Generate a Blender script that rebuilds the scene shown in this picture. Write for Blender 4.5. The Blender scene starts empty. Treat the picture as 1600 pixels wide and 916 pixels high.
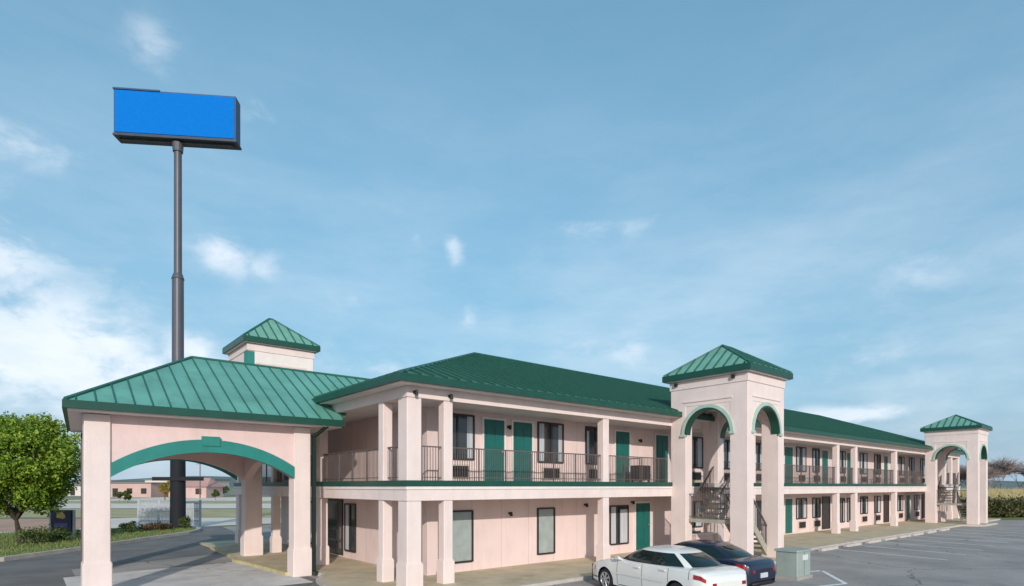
import bpy, math, random
from mathutils import Vector, Matrix, noise
random.seed(7)
R = math.radians
sc = bpy.context.scene
COL = sc.collection

# ------------------------------------------------------------ camera, sky, sun, exposure
CAM = Vector((-7.80, -13.68, 2.7)); A = R(50.1)
FW = Vector((math.cos(A), math.sin(A), 0)); RT = Vector((math.sin(A), -math.cos(A), 0))
cd = bpy.data.cameras.new('camera'); cam = bpy.data.objects.new('camera', cd); COL.objects.link(cam)
cam.location = CAM; cam.rotation_euler = (R(90), 0, A - R(90))
cd.sensor_width = 36; cd.lens = 36 * 910 / 1600; cd.shift_y = 302 / 1600; cd.clip_end = 3000; cd.clip_start = .1
sc.camera = cam
SUN_EL, SUN_DIR = R(20), Vector((-0.62, -1.0))
SUN_AZ = math.atan2(SUN_DIR.x, SUN_DIR.y)
sd = bpy.data.lights.new('sun', 'SUN'); so = bpy.data.objects.new('sun', sd); COL.objects.link(so)
sd.energy = 2.15; sd.angle = R(0.6); sd.color = (1, .95, .88)
hv = SUN_DIR.normalized()
so.rotation_euler = Vector((hv.x * math.cos(SUN_EL), hv.y * math.cos(SUN_EL), math.sin(SUN_EL))).to_track_quat('Z', 'Y').to_euler()
so.location = (0, -30, 40)
sc.view_settings.view_transform = 'Standard'; sc.view_settings.look = 'None'
sc.view_settings.exposure = 0.50; sc.view_settings.gamma = 1; sc.view_settings.use_curve_mapping = False

w = bpy.data.worlds.new('World'); sc.world = w; w.use_nodes = True
nt = w.node_tree; N = nt.nodes; LK = nt.links; N.clear()
def wn(t, **k):
    n = N.new(t)
    for a, b in k.items(): setattr(n, a, b)
    return n
def wm(op, a, b=None, c=None):
    n = N.new('ShaderNodeMath'); n.operation = op
    for i, v in enumerate((a, b, c)):
        if v is None: continue
        if isinstance(v, (int, float)): n.inputs[i].default_value = v
        else: LK.new(v, n.inputs[i])
    return n.outputs[0]
out = wn('ShaderNodeOutputWorld'); bg = wn('ShaderNodeBackground'); LK.new(bg.outputs[0], out.inputs[0])
sky = wn('ShaderNodeTexSky', sky_type='NISHITA', sun_disc=False, sun_elevation=SUN_EL, sun_rotation=SUN_AZ, air_density=1.0, dust_density=1.2, ozone_density=1.4)
tc = wn('ShaderNodeTexCoord'); sp = wn('ShaderNodeSeparateXYZ'); LK.new(tc.outputs['Generated'], sp.inputs[0])
az = wm('ARCTAN2', sp.outputs[1], sp.outputs[0]); el = wm('ARCSINE', sp.outputs[2])
hsv = wn('ShaderNodeHueSaturation'); hsv.inputs['Saturation'].default_value = 1.2; hsv.inputs['Hue'].default_value = .474
hsv.inputs['Value'].default_value = 1.0; LK.new(sky.outputs[0], hsv.inputs['Color'])
nz = wn('ShaderNodeTexNoise'); nz.inputs['Scale'].default_value = 9; nz.inputs['Detail'].default_value = 12; nz.inputs['Roughness'].default_value = .60; nz.inputs['Distortion'].default_value = .25
mp = wn('ShaderNodeMapping'); mp.inputs['Scale'].default_value = (1, 1, 1.7); LK.new(tc.outputs['Generated'], mp.inputs[0]); LK.new(mp.outputs[0], nz.inputs['Vector'])
nz2 = wn('ShaderNodeTexNoise'); nz2.inputs['Scale'].default_value = 3.2; nz2.inputs['Detail'].default_value = 7; nz2.inputs['Roughness'].default_value = .6
mp2 = wn('ShaderNodeMapping'); mp2.inputs['Scale'].default_value = (1, 1, 3.5); mp2.inputs['Location'].default_value = (.3, .1, 0); LK.new(tc.outputs['Generated'], mp2.inputs[0]); LK.new(mp2.outputs[0], nz2.inputs['Vector'])
# cloud banks: azimuth, elevation, half widths, strength
BANKS = [(1.66, .25, .13, .12, 1.15), (1.56, .19, .14, .09, 1.15), (1.46, .14, .09, .07, 1.1), (1.335, .345, .05, .035, .85), (1.28, .335, .035, .025, .6),
         (.973, .384, .02, .03, .68), (1.428, .569, .04, .035, .55), (1.60, .425, .14, .035, .6), (1.25, .52, .10, .04, .5),
         (.75, .416, .12, .022, .5), (.27, .295, .09, .04, .4), (.946, .278, .02, .025, .6), (1.148, .303, .05, .03, .5),
         (1.37, .20, .07, .05, .8), (.36, .105, .12, .018, .95), (.72, .225, .30, .04, .42), (.36, .18, .30, .045, .45), (1.04, .40, .018, .017, .6), (1.1, .20, .25, .05, .5)]
acc = None
for a0, e0, sa, se, k in BANKS:
    da = wm('DIVIDE', wm('SUBTRACT', az, a0), sa); de = wm('DIVIDE', wm('SUBTRACT', el, e0), se)
    g = wm('MULTIPLY', wm('EXPONENT', wm('MULTIPLY', wm('ADD', wm('MULTIPLY', da, da), wm('MULTIPLY', de, de)), -0.8)), k)
    acc = g if acc is None else wm('MAXIMUM', acc, g)
dens = wm('ADD', acc, wm('MULTIPLY', wm('SUBTRACT', nz.outputs[0], .5), 2.9))
mr = wn('ShaderNodeMapRange'); mr.interpolation_type = 'SMOOTHSTEP'; LK.new(dens, mr.inputs[0]); mr.inputs[1].default_value = .30; mr.inputs[2].default_value = 1.05
cl = wm('MULTIPLY', mr.outputs[0], wm('MINIMUM', wm('POWER', acc, 1.4), .78))
mr2 = wn('ShaderNodeMapRange'); LK.new(nz2.outputs[0], mr2.inputs[0]); mr2.inputs[1].default_value = .38; mr2.inputs[2].default_value = .72; mr2.inputs[4].default_value = .40
low = wn('ShaderNodeMapRange'); LK.new(el, low.inputs[0]); low.inputs[1].default_value = .6; low.inputs[2].default_value = .05; low.inputs[3].default_value = .1; low.inputs[4].default_value = 1.0
veil = wm('MULTIPLY', mr2.outputs[0], low.outputs[0])
cov = wm('MINIMUM', wm('ADD', cl, veil), .92)
shade = wn('ShaderNodeMix', data_type='RGBA'); LK.new(nz2.outputs[0], shade.inputs[0]); shade.inputs[6].default_value = (3.5, 4.1, 4.8, 1); shade.inputs[7].default_value = (5.5, 5.65, 5.85, 1)
# thin even haze over the whole sky, thicker low down
hz = wn('ShaderNodeMapRange'); LK.new(el, hz.inputs[0]); hz.inputs[1].default_value = .75; hz.inputs[2].default_value = 0.0; hz.inputs[3].default_value = .30; hz.inputs[4].default_value = .9
mh = wn('ShaderNodeMix', data_type='RGBA'); LK.new(hz.outputs[0], mh.inputs[0]); LK.new(hsv.outputs[0], mh.inputs[6]); mh.inputs[7].default_value = (1.34, 2.24, 3.12, 1)
mx = wn('ShaderNodeMix', data_type='RGBA'); LK.new(cov, mx.inputs[0]); LK.new(mh.outputs[2], mx.inputs[6]); LK.new(shade.outputs[2], mx.inputs[7])
LK.new(mx.outputs[2], bg.inputs[0]); bg.inputs[1].default_value = .145

# ------------------------------------------------------------ materials
def mat(name, col, rough=.7, var=.12, scale=3.0, bump=.0, bscale=60, metal=0, spec=.5, col2=None, island=0, coat=0, stretch=None, stain=0):
    m = bpy.data.materials.new(name); m.use_nodes = True
    t = m.node_tree; b = t.nodes['Principled BSDF']
    b.inputs['Roughness'].default_value = rough; b.inputs['Metallic'].default_value = metal
    b.inputs['Specular IOR Level'].default_value = spec; b.inputs['Coat Weight'].default_value = coat
    b.inputs['Coat Roughness'].default_value = .05
    g = t.nodes.new('ShaderNodeNewGeometry'); src = g.outputs['Position']
    if stretch:
        mpn = t.nodes.new('ShaderNodeMapping'); mpn.inputs['Scale'].default_value = stretch; t.links.new(src, mpn.inputs[0]); src = mpn.outputs[0]
    n = t.nodes.new('ShaderNodeTexNoise'); n.inputs['Scale'].default_value = scale; n.inputs['Detail'].default_value = 6; n.inputs['Roughness'].default_value = .6
    t.links.new(src, n.inputs['Vector'])
    fac = n.outputs[0]
    if island:
        ma = t.nodes.new('ShaderNodeMath'); ma.operation = 'MULTIPLY_ADD'; t.links.new(g.outputs['Random Per Island'], ma.inputs[0]); ma.inputs[1].default_value = island
        mb_ = t.nodes.new('ShaderNodeMath'); mb_.operation = 'MULTIPLY'; t.links.new(n.outputs[0], mb_.inputs[0]); mb_.inputs[1].default_value = 1 - island
        t.links.new(mb_.outputs[0], ma.inputs[2]); fac = ma.outputs[0]
    r = t.nodes.new('ShaderNodeMapRange'); r.inputs[1].default_value = .3; r.inputs[2].default_value = .7; t.links.new(fac, r.inputs[0])
    x = t.nodes.new('ShaderNodeMix'); x.data_type = 'RGBA'; t.links.new(r.outputs[0], x.inputs[0])
    c2 = col2 or tuple(min(1, c * (1 + var)) for c in col); c1 = col if col2 else tuple(c * (1 - var) for c in col)
    x.inputs[6].default_value = (*c1, 1); x.inputs[7].default_value = (*c2, 1)
    colout = x.outputs[2]
    if stain:
        s = t.nodes.new('ShaderNodeTexNoise'); s.inputs['Scale'].default_value = 1.1; s.inputs['Detail'].default_value = 8; s.inputs['Roughness'].default_value = .7
        mq = t.nodes.new('ShaderNodeMapping'); mq.inputs['Scale'].default_value = (2.2, 2.2, .35); t.links.new(g.outputs['Position'], mq.inputs[0]); t.links.new(mq.outputs[0], s.inputs['Vector'])
        rr = t.nodes.new('ShaderNodeMapRange'); rr.inputs[1].default_value = .5; rr.inputs[2].default_value = .78; rr.inputs[4].default_value = stain; t.links.new(s.outputs[0], rr.inputs[0])
        y = t.nodes.new('ShaderNodeMix'); y.data_type = 'RGBA'; y.blend_type = 'MULTIPLY'; t.links.new(rr.outputs[0], y.inputs[0]); t.links.new(colout, y.inputs[6]); y.inputs[7].default_value = (.62, .58, .55, 1)
        colout = y.outputs[2]
    t.links.new(colout, b.inputs['Base Color'])
    if bump:
        bn = t.nodes.new('ShaderNodeTexNoise'); bn.inputs['Scale'].default_value = bscale; bn.inputs['Detail'].default_value = 4
        t.links.new(g.outputs['Position'], bn.inputs['Vector'])
        bb = t.nodes.new('ShaderNodeBump'); bb.inputs['Strength'].default_value = bump; bb.inputs['Distance'].default_value = .02
        t.links.new(bn.outputs[0], bb.inputs['Height']); t.links.new(bb.outputs[0], b.inputs['Normal'])
    return m
M = dict(
    pink=mat('pink_stucco', (.76, .57, .54), .85, .06, 1.3, .35, 45, stain=.35),
    pale=mat('pale_pink_stucco', (.78, .65, .61), .85, .05, 1.5, .35, 45, stain=.3),
    cream=mat('cream_trim', (.79, .71, .67), .8, .06, 2, .2, 40, stain=.2),
    soffit=mat('soffit_board', (.55, .36, .27), .85, .08, 2, .1, 30),
    roof=mat('dark_green_metal', (.034, .125, .082), .5, .22, .7, .06, 6, spec=.5, stain=.6),
    croof=mat('lighter_green_metal', (.125, .345, .275), .42, .16, .7, .06, 6, spec=.6, stain=.6),  # canopy roof: lighter green than the main roof, with random stains
    rib=mat('dark_green_seam', (.025, .12, .09), .45, .1), spout=mat('black_green_spout', (.005, .020, .015), .5, .1), mint=mat('pale_mint_trim', (.40, .52, .44), .7, .08, 3, stain=.3), troof=mat('pale_green_metal', (.17, .38, .29), .4, .12, 1.5, .05, 8, stain=.35),
    gutter=mat('green_gutter', (.009, .068, .046), .4, .15, 2),
    teal=mat('teal_paint', (.018, .21, .18), .5, .12, 2, stain=.25),
    door=mat('teal_door_paint', (.010, .125, .108), .45, .1, 2),
    glass=mat('dark_window_glass', (.035, .04, .045), .08, .3, 1.5, spec=.8),
    frame=mat('dark_bronze_frame', (.035, .028, .024), .45, .15, 5),
    curtain=mat('grey_curtain', (.48, .49, .52), .8, .25, 1, .0, stretch=(14, 14, .4)),
    blind=mat('pale_green_blind', (.33, .375, .36), .35, .14, 3, spec=.6),
    ac=mat('air_conditioner_grille', (.02, .018, .017), .6, .25, 20),
    sleeve=mat('beige_sleeve', (.62, .52, .42), .7, .08, 5),
    rail=mat('dark_railing_metal', (.12, .095, .09), .55, .15, 5),
    stairs=mat('stair_concrete', (.36, .34, .28), .85, .2, 4, .2),
    asphalt=mat('asphalt', (.345, .318, .295), .9, .22, .35, .5, 90, stain=.0),
    asphalt2=mat('dark_asphalt', (.18, .168, .16), .88, .25, .5, .5, 90),
    conc=mat('driveway_concrete', (.62, .59, .56), .85, .2, .9, .3, 50),
    walk=mat('tan_sidewalk', (.52, .44, .30), .85, .18, 1.2, .2, 40),
    yellow=mat('yellow_curb_paint', (.50, .42, .22), .75, .2, 3, .1, 40),
    curb=mat('kerb_concrete', (.50, .45, .40), .85, .15, 2, .2, 40),
    white=mat('worn_white_paint', (.82, .82, .80), .8, .3, 6, .1, 60),
    whitep=mat('white_fence_paint', (.45, .46, .49), .7, .08, 3),
    grass=mat('lawn', (.10, .15, .03), .95, .3, 1.5, .5, 30, col2=(.22, .24, .07)),
    dry=mat('dry_grass', (.32, .27, .12), .95, .25, .3, .5, 10, col2=(.50, .43, .24)),
    lot=mat('pale_road', (.70, .62, .52), .9, .1, .2, .1, 20),
    ground=mat('earth', (.24, .22, .13), .95, .25, .05, .2, 5),
    dirt=mat('salmon_dirt', (.46, .28, .19), .95, .15, .4, .3, 10),
    hill=mat('wooded_hill', (.10, .135, .12), .95, .3, .02, col2=(.16, .20, .19)),
    pole=mat('grey_pole_paint', (.085, .085, .105), .45, .12, 1, stain=.3),
    poled=mat('dark_pole_base', (.008, .009, .014), .8, .2, 2),
    blue=mat('blue_sign_panel', (.002, .165, .57), .8, .05, 5, spec=.1),
    bluef=mat('dark_blue_frame', (.012, .055, .15), .45, .15, 1),
    under=mat('sign_underside', (.035, .045, .06), .6, .3, 2),
    purple=mat('dark_purple_sign', (.012, .010, .05), .4, .2, 3),
    gold=mat('gold_emblem', (.60, .36, .10), .5, .1, 5),
    lav=mat('lavender_emblem', (.10, .075, .26), .5, .1, 5),
    bark=mat('bark', (.055, .042, .03), .95, .3, 8, .5, 20),
    leaf=mat('spring_leaves', (.070, .17, .010), .6, .3, 1.0, col2=(.36, .47, .045), island=.5),
    shrub=mat('shrub_leaves', (.035, .075, .015), .65, .3, 2, col2=(.14, .17, .045), island=.5),
    rust=mat('russet_shrub_leaves', (.10, .07, .035), .65, .3, 2, col2=(.24, .16, .08), island=.5),
    gold_leaf=mat('yellow_leaves', (.24, .19, .03), .7, .3, 2, col2=(.40, .31, .06), island=.5),
    hedge=mat('hedge_leaves', (.045, .062, .018), .7, .3, .8, col2=(.17, .165, .06), island=.3),
    twig=mat('bare_twigs', (.25, .20, .18), .9, .2, 3),
    tgreen=mat('cabinet_green', (.31, .365, .335), .55, .08, 2, stain=.3),
    label=mat('pale_sticker', (.62, .66, .62), .6, .05),
    tire=mat('tyre_rubber', (.015, .015, .016), .8, .1),
    rim=mat('silver_wheel', (.42, .43, .44), .35, .1, metal=.5),
    dark=mat('black_plastic', (.012, .012, .014), .6, .1),
    cglass=mat('car_glass', (.008, .020, .018), .05, .1, spec=.5),
    red=mat('red_lamp_lens', (.30, .008, .012), .15, .2, 10, coat=.5),
    amber=mat('amber_lamp_lens', (.55, .22, .08), .2, .2, 10, coat=.5),
    clear=mat('clear_lamp_lens', (.55, .56, .55), .15, .2, 10, coat=.5),
    plate=mat('blank_plate', (.55, .57, .62), .5, .05),
    wcar=mat('white_car_paint', (.76, .75, .71), .3, .03, 1, coat=.8),
    bcar=mat('navy_car_paint', (.007, .013, .038), .3, .1, 1, coat=.5),
    hpink=mat('far_hazed_pink_wall', (.55, .38, .34), .9, .1, .2), horange=mat('far_orange_wall', (.62, .42, .28), .9, .1, .2),  # the pink is paled and greyed: distance haze put into its colour
    hwhite=mat('far_white_wall', (.66, .62, .56), .9, .1, .2), hroof=mat('far_roof', (.22, .20, .20), .9, .1, .2), hred=mat('far_red_roof', (.46, .27, .24), .9, .1, .2),
)

for k_ in ('leaf', 'shrub', 'rust', 'gold_leaf', 'hedge'):          # leaves let light through
    t_ = M[k_].node_tree; b_ = t_.nodes['Principled BSDF']; o_ = [n for n in t_.nodes if n.type == 'OUTPUT_MATERIAL'][0]
    tr = t_.nodes.new('ShaderNodeBsdfTranslucent'); ms_ = t_.nodes.new('ShaderNodeMixShader'); ms_.inputs[0].default_value = .28
    t_.links.new(b_.inputs['Base Color'].links[0].from_socket, tr.inputs['Color']); t_.links.new(b_.outputs[0], ms_.inputs[1]); t_.links.new(tr.outputs[0], ms_.inputs[2]); t_.links.new(ms_.outputs[0], o_.inputs[0])
def weathered_lot(m, k, cracks=.75):
    t = m.node_tree; b = t.nodes['Principled BSDF']; base = b.inputs['Base Color'].links[0].from_socket; g = t.nodes.new('ShaderNodeNewGeometry')
    def nd(kind, **kw):
        n = t.nodes.new(kind)
        for a_, v_ in kw.items(): n.inputs[a_].default_value = v_
        return n
    wob = nd('ShaderNodeTexNoise', Scale=.9, Detail=5); t.links.new(g.outputs['Position'], wob.inputs['Vector'])
    ad = t.nodes.new('ShaderNodeVectorMath'); ad.operation = 'MULTIPLY_ADD'; t.links.new(wob.outputs['Color'], ad.inputs[0]); ad.inputs[1].default_value = (1.6, 1.6, 0); t.links.new(g.outputs['Position'], ad.inputs[2])
    vo = t.nodes.new('ShaderNodeTexVoronoi'); vo.feature = 'DISTANCE_TO_EDGE'; vo.inputs['Scale'].default_value = .16; t.links.new(ad.outputs[0], vo.inputs['Vector'])
    lt = t.nodes.new('ShaderNodeMapRange'); lt.inputs[1].default_value = .002; lt.inputs[2].default_value = .0065; lt.inputs[3].default_value = cracks; lt.inputs[4].default_value = 0; t.links.new(vo.outputs['Distance'], lt.inputs[0])
    st = nd('ShaderNodeTexNoise', Scale=.42, Detail=7, Roughness=.7); t.links.new(g.outputs['Position'], st.inputs['Vector'])
    sr = t.nodes.new('ShaderNodeMapRange'); sr.inputs[1].default_value = .56; sr.inputs[2].default_value = .72; sr.inputs[4].default_value = .55; t.links.new(st.outputs[0], sr.inputs[0])
    oil = nd('ShaderNodeTexNoise', Scale=1.7, Detail=3); t.links.new(g.outputs['Position'], oil.inputs['Vector'])
    orr = t.nodes.new('ShaderNodeMapRange'); orr.inputs[1].default_value = .70; orr.inputs[2].default_value = .76; orr.inputs[4].default_value = .6; t.links.new(oil.outputs[0], orr.inputs[0])
    gr = nd('ShaderNodeTexNoise', Scale=28, Detail=3, Roughness=.8); t.links.new(g.outputs['Position'], gr.inputs['Vector'])
    cur = base
    for fac, col in ((sr, (.60, .60, .62, 1)), (orr, (.45, .45, .45, 1)), (lt, (.28, .28, .29, 1))):
        x = t.nodes.new('ShaderNodeMix'); x.data_type = 'RGBA'; x.blend_type = 'MULTIPLY'; t.links.new(fac.outputs[0], x.inputs[0]); t.links.new(cur, x.inputs[6]); x.inputs[7].default_value = col; cur = x.outputs[2]
    gm = t.nodes.new('ShaderNodeMapRange'); gm.inputs[1].default_value = .3; gm.inputs[2].default_value = .7; gm.inputs[3].default_value = 1 - k; gm.inputs[4].default_value = 1 + k; t.links.new(gr.outputs[0], gm.inputs[0])
    vm = t.nodes.new('ShaderNodeVectorMath'); vm.operation = 'SCALE'; t.links.new(cur, vm.inputs[0]); t.links.new(gm.outputs[0], vm.inputs['Scale']); t.links.new(vm.outputs[0], b.inputs['Base Color'])
def panel_joints(m, pitch=1.22):
    t = m.node_tree; b = t.nodes['Principled BSDF']; src = b.inputs['Base Color'].links[0].from_socket; g = t.nodes.new('ShaderNodeNewGeometry'); sx = t.nodes.new('ShaderNodeSeparateXYZ'); t.links.new(g.outputs['Position'], sx.inputs[0])
    def mth(op, a_, b_):
        n = t.nodes.new('ShaderNodeMath'); n.operation = op
        for i_, v_ in enumerate((a_, b_)):
            if isinstance(v_, (int, float)): n.inputs[i_].default_value = v_
            else: t.links.new(v_, n.inputs[i_])
        return n.outputs[0]
    sm = mth('ADD', sx.outputs[0], sx.outputs[1]); fr = mth('FRACT', mth('DIVIDE', sm, pitch), 0); ln_ = mth('LESS_THAN', fr, .014)
    x = t.nodes.new('ShaderNodeMix'); x.data_type = 'RGBA'; x.blend_type = 'MULTIPLY'; t.links.new(mth('MULTIPLY', ln_, .5), x.inputs[0]); t.links.new(src, x.inputs[6]); x.inputs[7].default_value = (.45, .38, .36, 1); t.links.new(x.outputs[2], b.inputs['Base Color'])
M['rib2'] = mat('faded_green_seam', (.022, .10, .068), .45, .15)
M['panel'] = mat('pink_wall_panels', (.77, .60, .565), .85, .05, 1.1, .35, 45, stain=.3); panel_joints(M['panel'])
weathered_lot(M['asphalt'], .18); weathered_lot(M['asphalt2'], .15, .5); weathered_lot(M['conc'], .10, .5); weathered_lot(M['walk'], .10, .0)

# ------------------------------------------------------------ mesh helpers
class MB:
    def __init__(s): s.v = []; s.f = []; s.sm = False
    def add(s, vs, fs):
        o = len(s.v); s.v += [tuple(v) for v in vs]; s.f += [tuple(i + o for i in f) for f in fs]; return s
    def box(s, x0, x1, y0, y1, z0, z1):
        return s.add([(x0, y0, z0), (x1, y0, z0), (x1, y1, z0), (x0, y1, z0), (x0, y0, z1), (x1, y0, z1), (x1, y1, z1), (x0, y1, z1)],
                     [(0, 3, 2, 1), (4, 5, 6, 7), (0, 1, 5, 4), (1, 2, 6, 5), (2, 3, 7, 6), (3, 0, 4, 7)])
    def cbox(s, x0, x1, y0, y1, z0, z1, b=.02):            # box with chamfered vertical edges
        p = [(x0 + b, y0), (x1 - b, y0), (x1, y0 + b), (x1, y1 - b), (x1 - b, y1), (x0 + b, y1), (x0, y1 - b), (x0, y0 + b)]
        return s.prism(p, z0, z1)
    def prism(s, pts, z0, z1):
        n = len(pts)
        return s.add([(p[0], p[1], z0) for p in pts] + [(p[0], p[1], z1) for p in pts],
                     [tuple(range(n - 1, -1, -1)), tuple(range(n, 2 * n))] + [(i, (i + 1) % n, (i + 1) % n + n, i + n) for i in range(n)])
    def tube(s, p, q, r0, r1=None, n=6):
        p = Vector(p); q = Vector(q); r1 = r0 if r1 is None else r1; d = (q - p)
        if d.length < 1e-6: return s
        d.normalize(); a = d.orthogonal().normalized(); b = d.cross(a)
        vs = []
        for c, r in ((p, r0), (q, r1)):
            for i in range(n):
                t = 2 * math.pi * i / n; vs.append(c + r * (math.cos(t) * a + math.sin(t) * b))
        return s.add(vs, [(i, (i + 1) % n, (i + 1) % n + n, i + n) for i in range(n)] + [tuple(range(n - 1, -1, -1)), tuple(range(n, 2 * n))])
    def bar(s, p, q, wd, ht):                               # rectangular bar between two points
        p = Vector(p); q = Vector(q); d = (q - p).normalized(); side = d.cross(Vector((0, 0, 1)))
        side = side.normalized() if side.length > 1e-4 else Vector((1, 0, 0)); up = side.cross(d)
        vs = [c + a * side * wd / 2 + b * up * ht / 2 for c in (p, q) for a, b in ((-1, -1), (1, -1), (1, 1), (-1, 1))]
        return s.add(vs, [(0, 1, 2, 3), (7, 6, 5, 4), (0, 4, 5, 1), (1, 5, 6, 2), (2, 6, 7, 3), (3, 7, 4, 0)])
    def quad(s, a, b, c, d): return s.add([a, b, c, d], [(0, 1, 2, 3)])
    def grid(s, rows, close=False):
        n = len(rows[0]); vs = [p for r in rows for p in r]; fs = []
        for i in range(len(rows) - 1):
            for j in range(n if close else n - 1):
                k = (j + 1) % n; fs.append((i * n + j, i * n + k, (i + 1) * n + k, (i + 1) * n + j))
        return s.add(vs, fs)
    def build(s, name, m, parent=None, smooth=False, label=None):
        org = Vector(parent.get('_o', (0, 0, 0))) if parent is not None else Vector((0, 0, 0))
        me = bpy.data.meshes.new(name); me.from_pydata([Vector(v) - org for v in s.v], [], s.f); me.validate(); me.update()
        me.materials.append(m)
        if smooth: me.polygons.foreach_set('use_smooth', [True] * len(me.polygons))
        o = bpy.data.objects.new(name, me); COL.objects.link(o)
        if parent is not None: o.parent = parent; o['_o'] = tuple(org)
        if label: o['label'] = label
        return o
def thing(name, label, cat, loc=(0, 0, 0), group=None, rotz=0, local=False):
    o = bpy.data.objects.new(name, None); COL.objects.link(o); o.location = loc; o.rotation_euler = (0, 0, rotz); o.empty_display_size = .3
    o['label'] = label; o['category'] = cat
    if group: o['group'] = group
    o['_o'] = (0, 0, 0) if local else tuple(loc)
    return o
def tag(o, label, cat, group=None):
    o['label'] = label; o['category'] = cat
    if group: o['group'] = group
    return o
def struct(name, mb, m, kind='structure'):
    o = mb.build(name, m); o['kind'] = kind; return o
def site(d, l, z=0): v = CAM + d * FW + l * RT; return Vector((v.x, v.y, z))   # metres ahead of / right of the kerb where one stands

# ------------------------------------------------------------ ground
g = MB(); g.quad((-1500, -1500, -.03), (1500, -1500, -.03), (1500, 1500, -.03), (-1500, 1500, -.03)); struct('ground', g, M['ground'])
g = MB(); g.prism([(-60, -60), (95, -60), (95, -.5), (-60, 40)][0:4], -.02, 0.0); 
g = MB(); g.quad((-70, -60, 0), (110, -60, 0), (110, 30, 0), (-70, 30, 0)); struct('parking_lot', g, M['asphalt'])
g = MB(); g.add([(-30, -8.2, .004), (-12, -9.0, .004), (-5.0, -5.5, .004), (-1.2, -1.9, .004), (-1.0, 4.4, .004), (-1.2, 4.7, .004), (-6.6, 4.4, .004), (-6.6, 11.0, .004), (-1.25, 13, .004), (-1.2, 18.0, .004), (1.5, 19, .004), (4, 42, .004), (-30, 42, .004)],
                [tuple(range(13))]); struct('driveway', g, M['asphalt2'])
g = MB(); g.prism([(-6.9, 3.2), (-1.3, 3.2), (-1.3, 9.6), (-6.9, 8.9)], -.02, .012); struct('canopy_pavement', g, M['conc'])
# sidewalk round the building with painted edge
def offset_strip(pts, wd, z0, z1, mb):
    P = [Vector(p) for p in pts]; L = []
    for i, p in enumerate(P):
        d = (P[min(i + 1, len(P) - 1)] - P[max(i - 1, 0)]).normalized(); n_ = Vector((-d.y, d.x)); L.append((p, p + n_ * wd))
    for i in range(len(P) - 1):
        a, b = L[i]; c, d = L[i + 1]
        mb.add([(a.x, a.y, z0), (c.x, c.y, z0), (d.x, d.y, z0), (b.x, b.y, z0), (a.x, a.y, z1), (c.x, c.y, z1), (d.x, d.y, z1), (b.x, b.y, z1)],
               [(0, 3, 2, 1), (4, 5, 6, 7), (0, 1, 5, 4), (1, 2, 6, 5), (2, 3, 7, 6), (3, 0, 4, 7)])
    return mb
edge = [(-1.3, 15), (-1.45, 11), (-1.75, 9.6), (-1.6, 8.6), (-1.45, 6.5), (-1.4, 5.0), (-.62, 4.9), (-.60, 3.9), (-1.15, 3.0), (-1.35, 2.0), (-1.3, .6), (-1.1, -.6), (-.6, -1.25), (0, -1.5), (8.5, -1.5), (9.6, -1.9), (11.3, -3.5), (15.2, -3.5), (16.2, -2.6), (17, -2.35), (43, -2.35), (43.6, -3.5), (47.6, -3.5), (48, -2.35), (55, -2.35)]
g = MB(); g.prism([(x, y) for x, y in edge] + [(55, 17.8), (-1.3, 17.8)], -.02, .10); struct('sidewalk', g, M['walk'])
g = MB(); offset_strip(edge[:7], -.14, -.02, .11, g); o = struct('painted_kerb', g, M['yellow'])
g = MB(); offset_strip(edge[6:], -.14, -.02, .106, g); struct('kerb', g, M['curb'])
# painted bay lines
def line(mb, p, q, wd=.13, z=.008):
    p = Vector(p); q = Vector(q); n_ = (q - p).normalized(); n_ = Vector((-n_.y, n_.x)) * wd / 2
    mb.quad((p.x - n_.x, p.y - n_.y, z), (q.x - n_.x, q.y - n_.y, z), (q.x + n_.x, q.y + n_.y, z), (p.x + n_.x, p.y + n_.y, z))
g = MB()
for x in (3.1, 5.85): line(g, (x, -7.9), (x + .1, -3.0))
for i in range(9): line(g, (19.2 + i * 2.65, -7.3), (20.0 + i * 2.65, -3.1))
line(g, (7.2, -6.1), (10.4, -6.95)); line(g, (10.4, -6.95), (12.6, -5.4)); line(g, (12.6, -5.4), (11.3, -5.1)); line(g, (8.4, -7.9), (8.5, -6.5))
for i in range(4): line(g, (47 + i * 2.7, -8.6), (47.5 + i * 2.7, -4.4))
line(g, (33, -8.4), (60, -8.9))
struct('bay_lines', g, M['white'])

# ------------------------------------------------------------ architectural helpers
def frame_map(kind, c):          # maps (s, depth, z) to the world; s runs along the wall, depth points outward
    return {'-y': lambda s, d, z: (s, c - d, z), '+y': lambda s, d, z: (s, c + d, z), '-x': lambda s, d, z: (c - d, s, z), '+x': lambda s, d, z: (c + d, s, z)}[kind]
def mbox(mb, f, s0, s1, d0, d1, z0, z1):
    a = f(s0, d0, z0); b = f(s1, d1, z1)
    return mb.box(min(a[0], b[0]), max(a[0], b[0]), min(a[1], b[1]), max(a[1], b[1]), z0, z1)
def arch_pts(c, hw, zs, rise, n=28): return [(c - hw * math.cos(math.pi * i / n), zs + rise * math.sin(math.pi * i / n)) for i in range(n + 1)]
def seg_pts(c, hw, zs, rise, n=28):  # circular segment
    Rr = (hw * hw + rise * rise) / (2 * rise); th = math.asin(min(1, hw / Rr)); return [(c + Rr * math.sin(-th + 2 * th * i / n), zs + rise - Rr + Rr * math.cos(-th + 2 * th * i / n)) for i in range(n + 1)]
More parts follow.
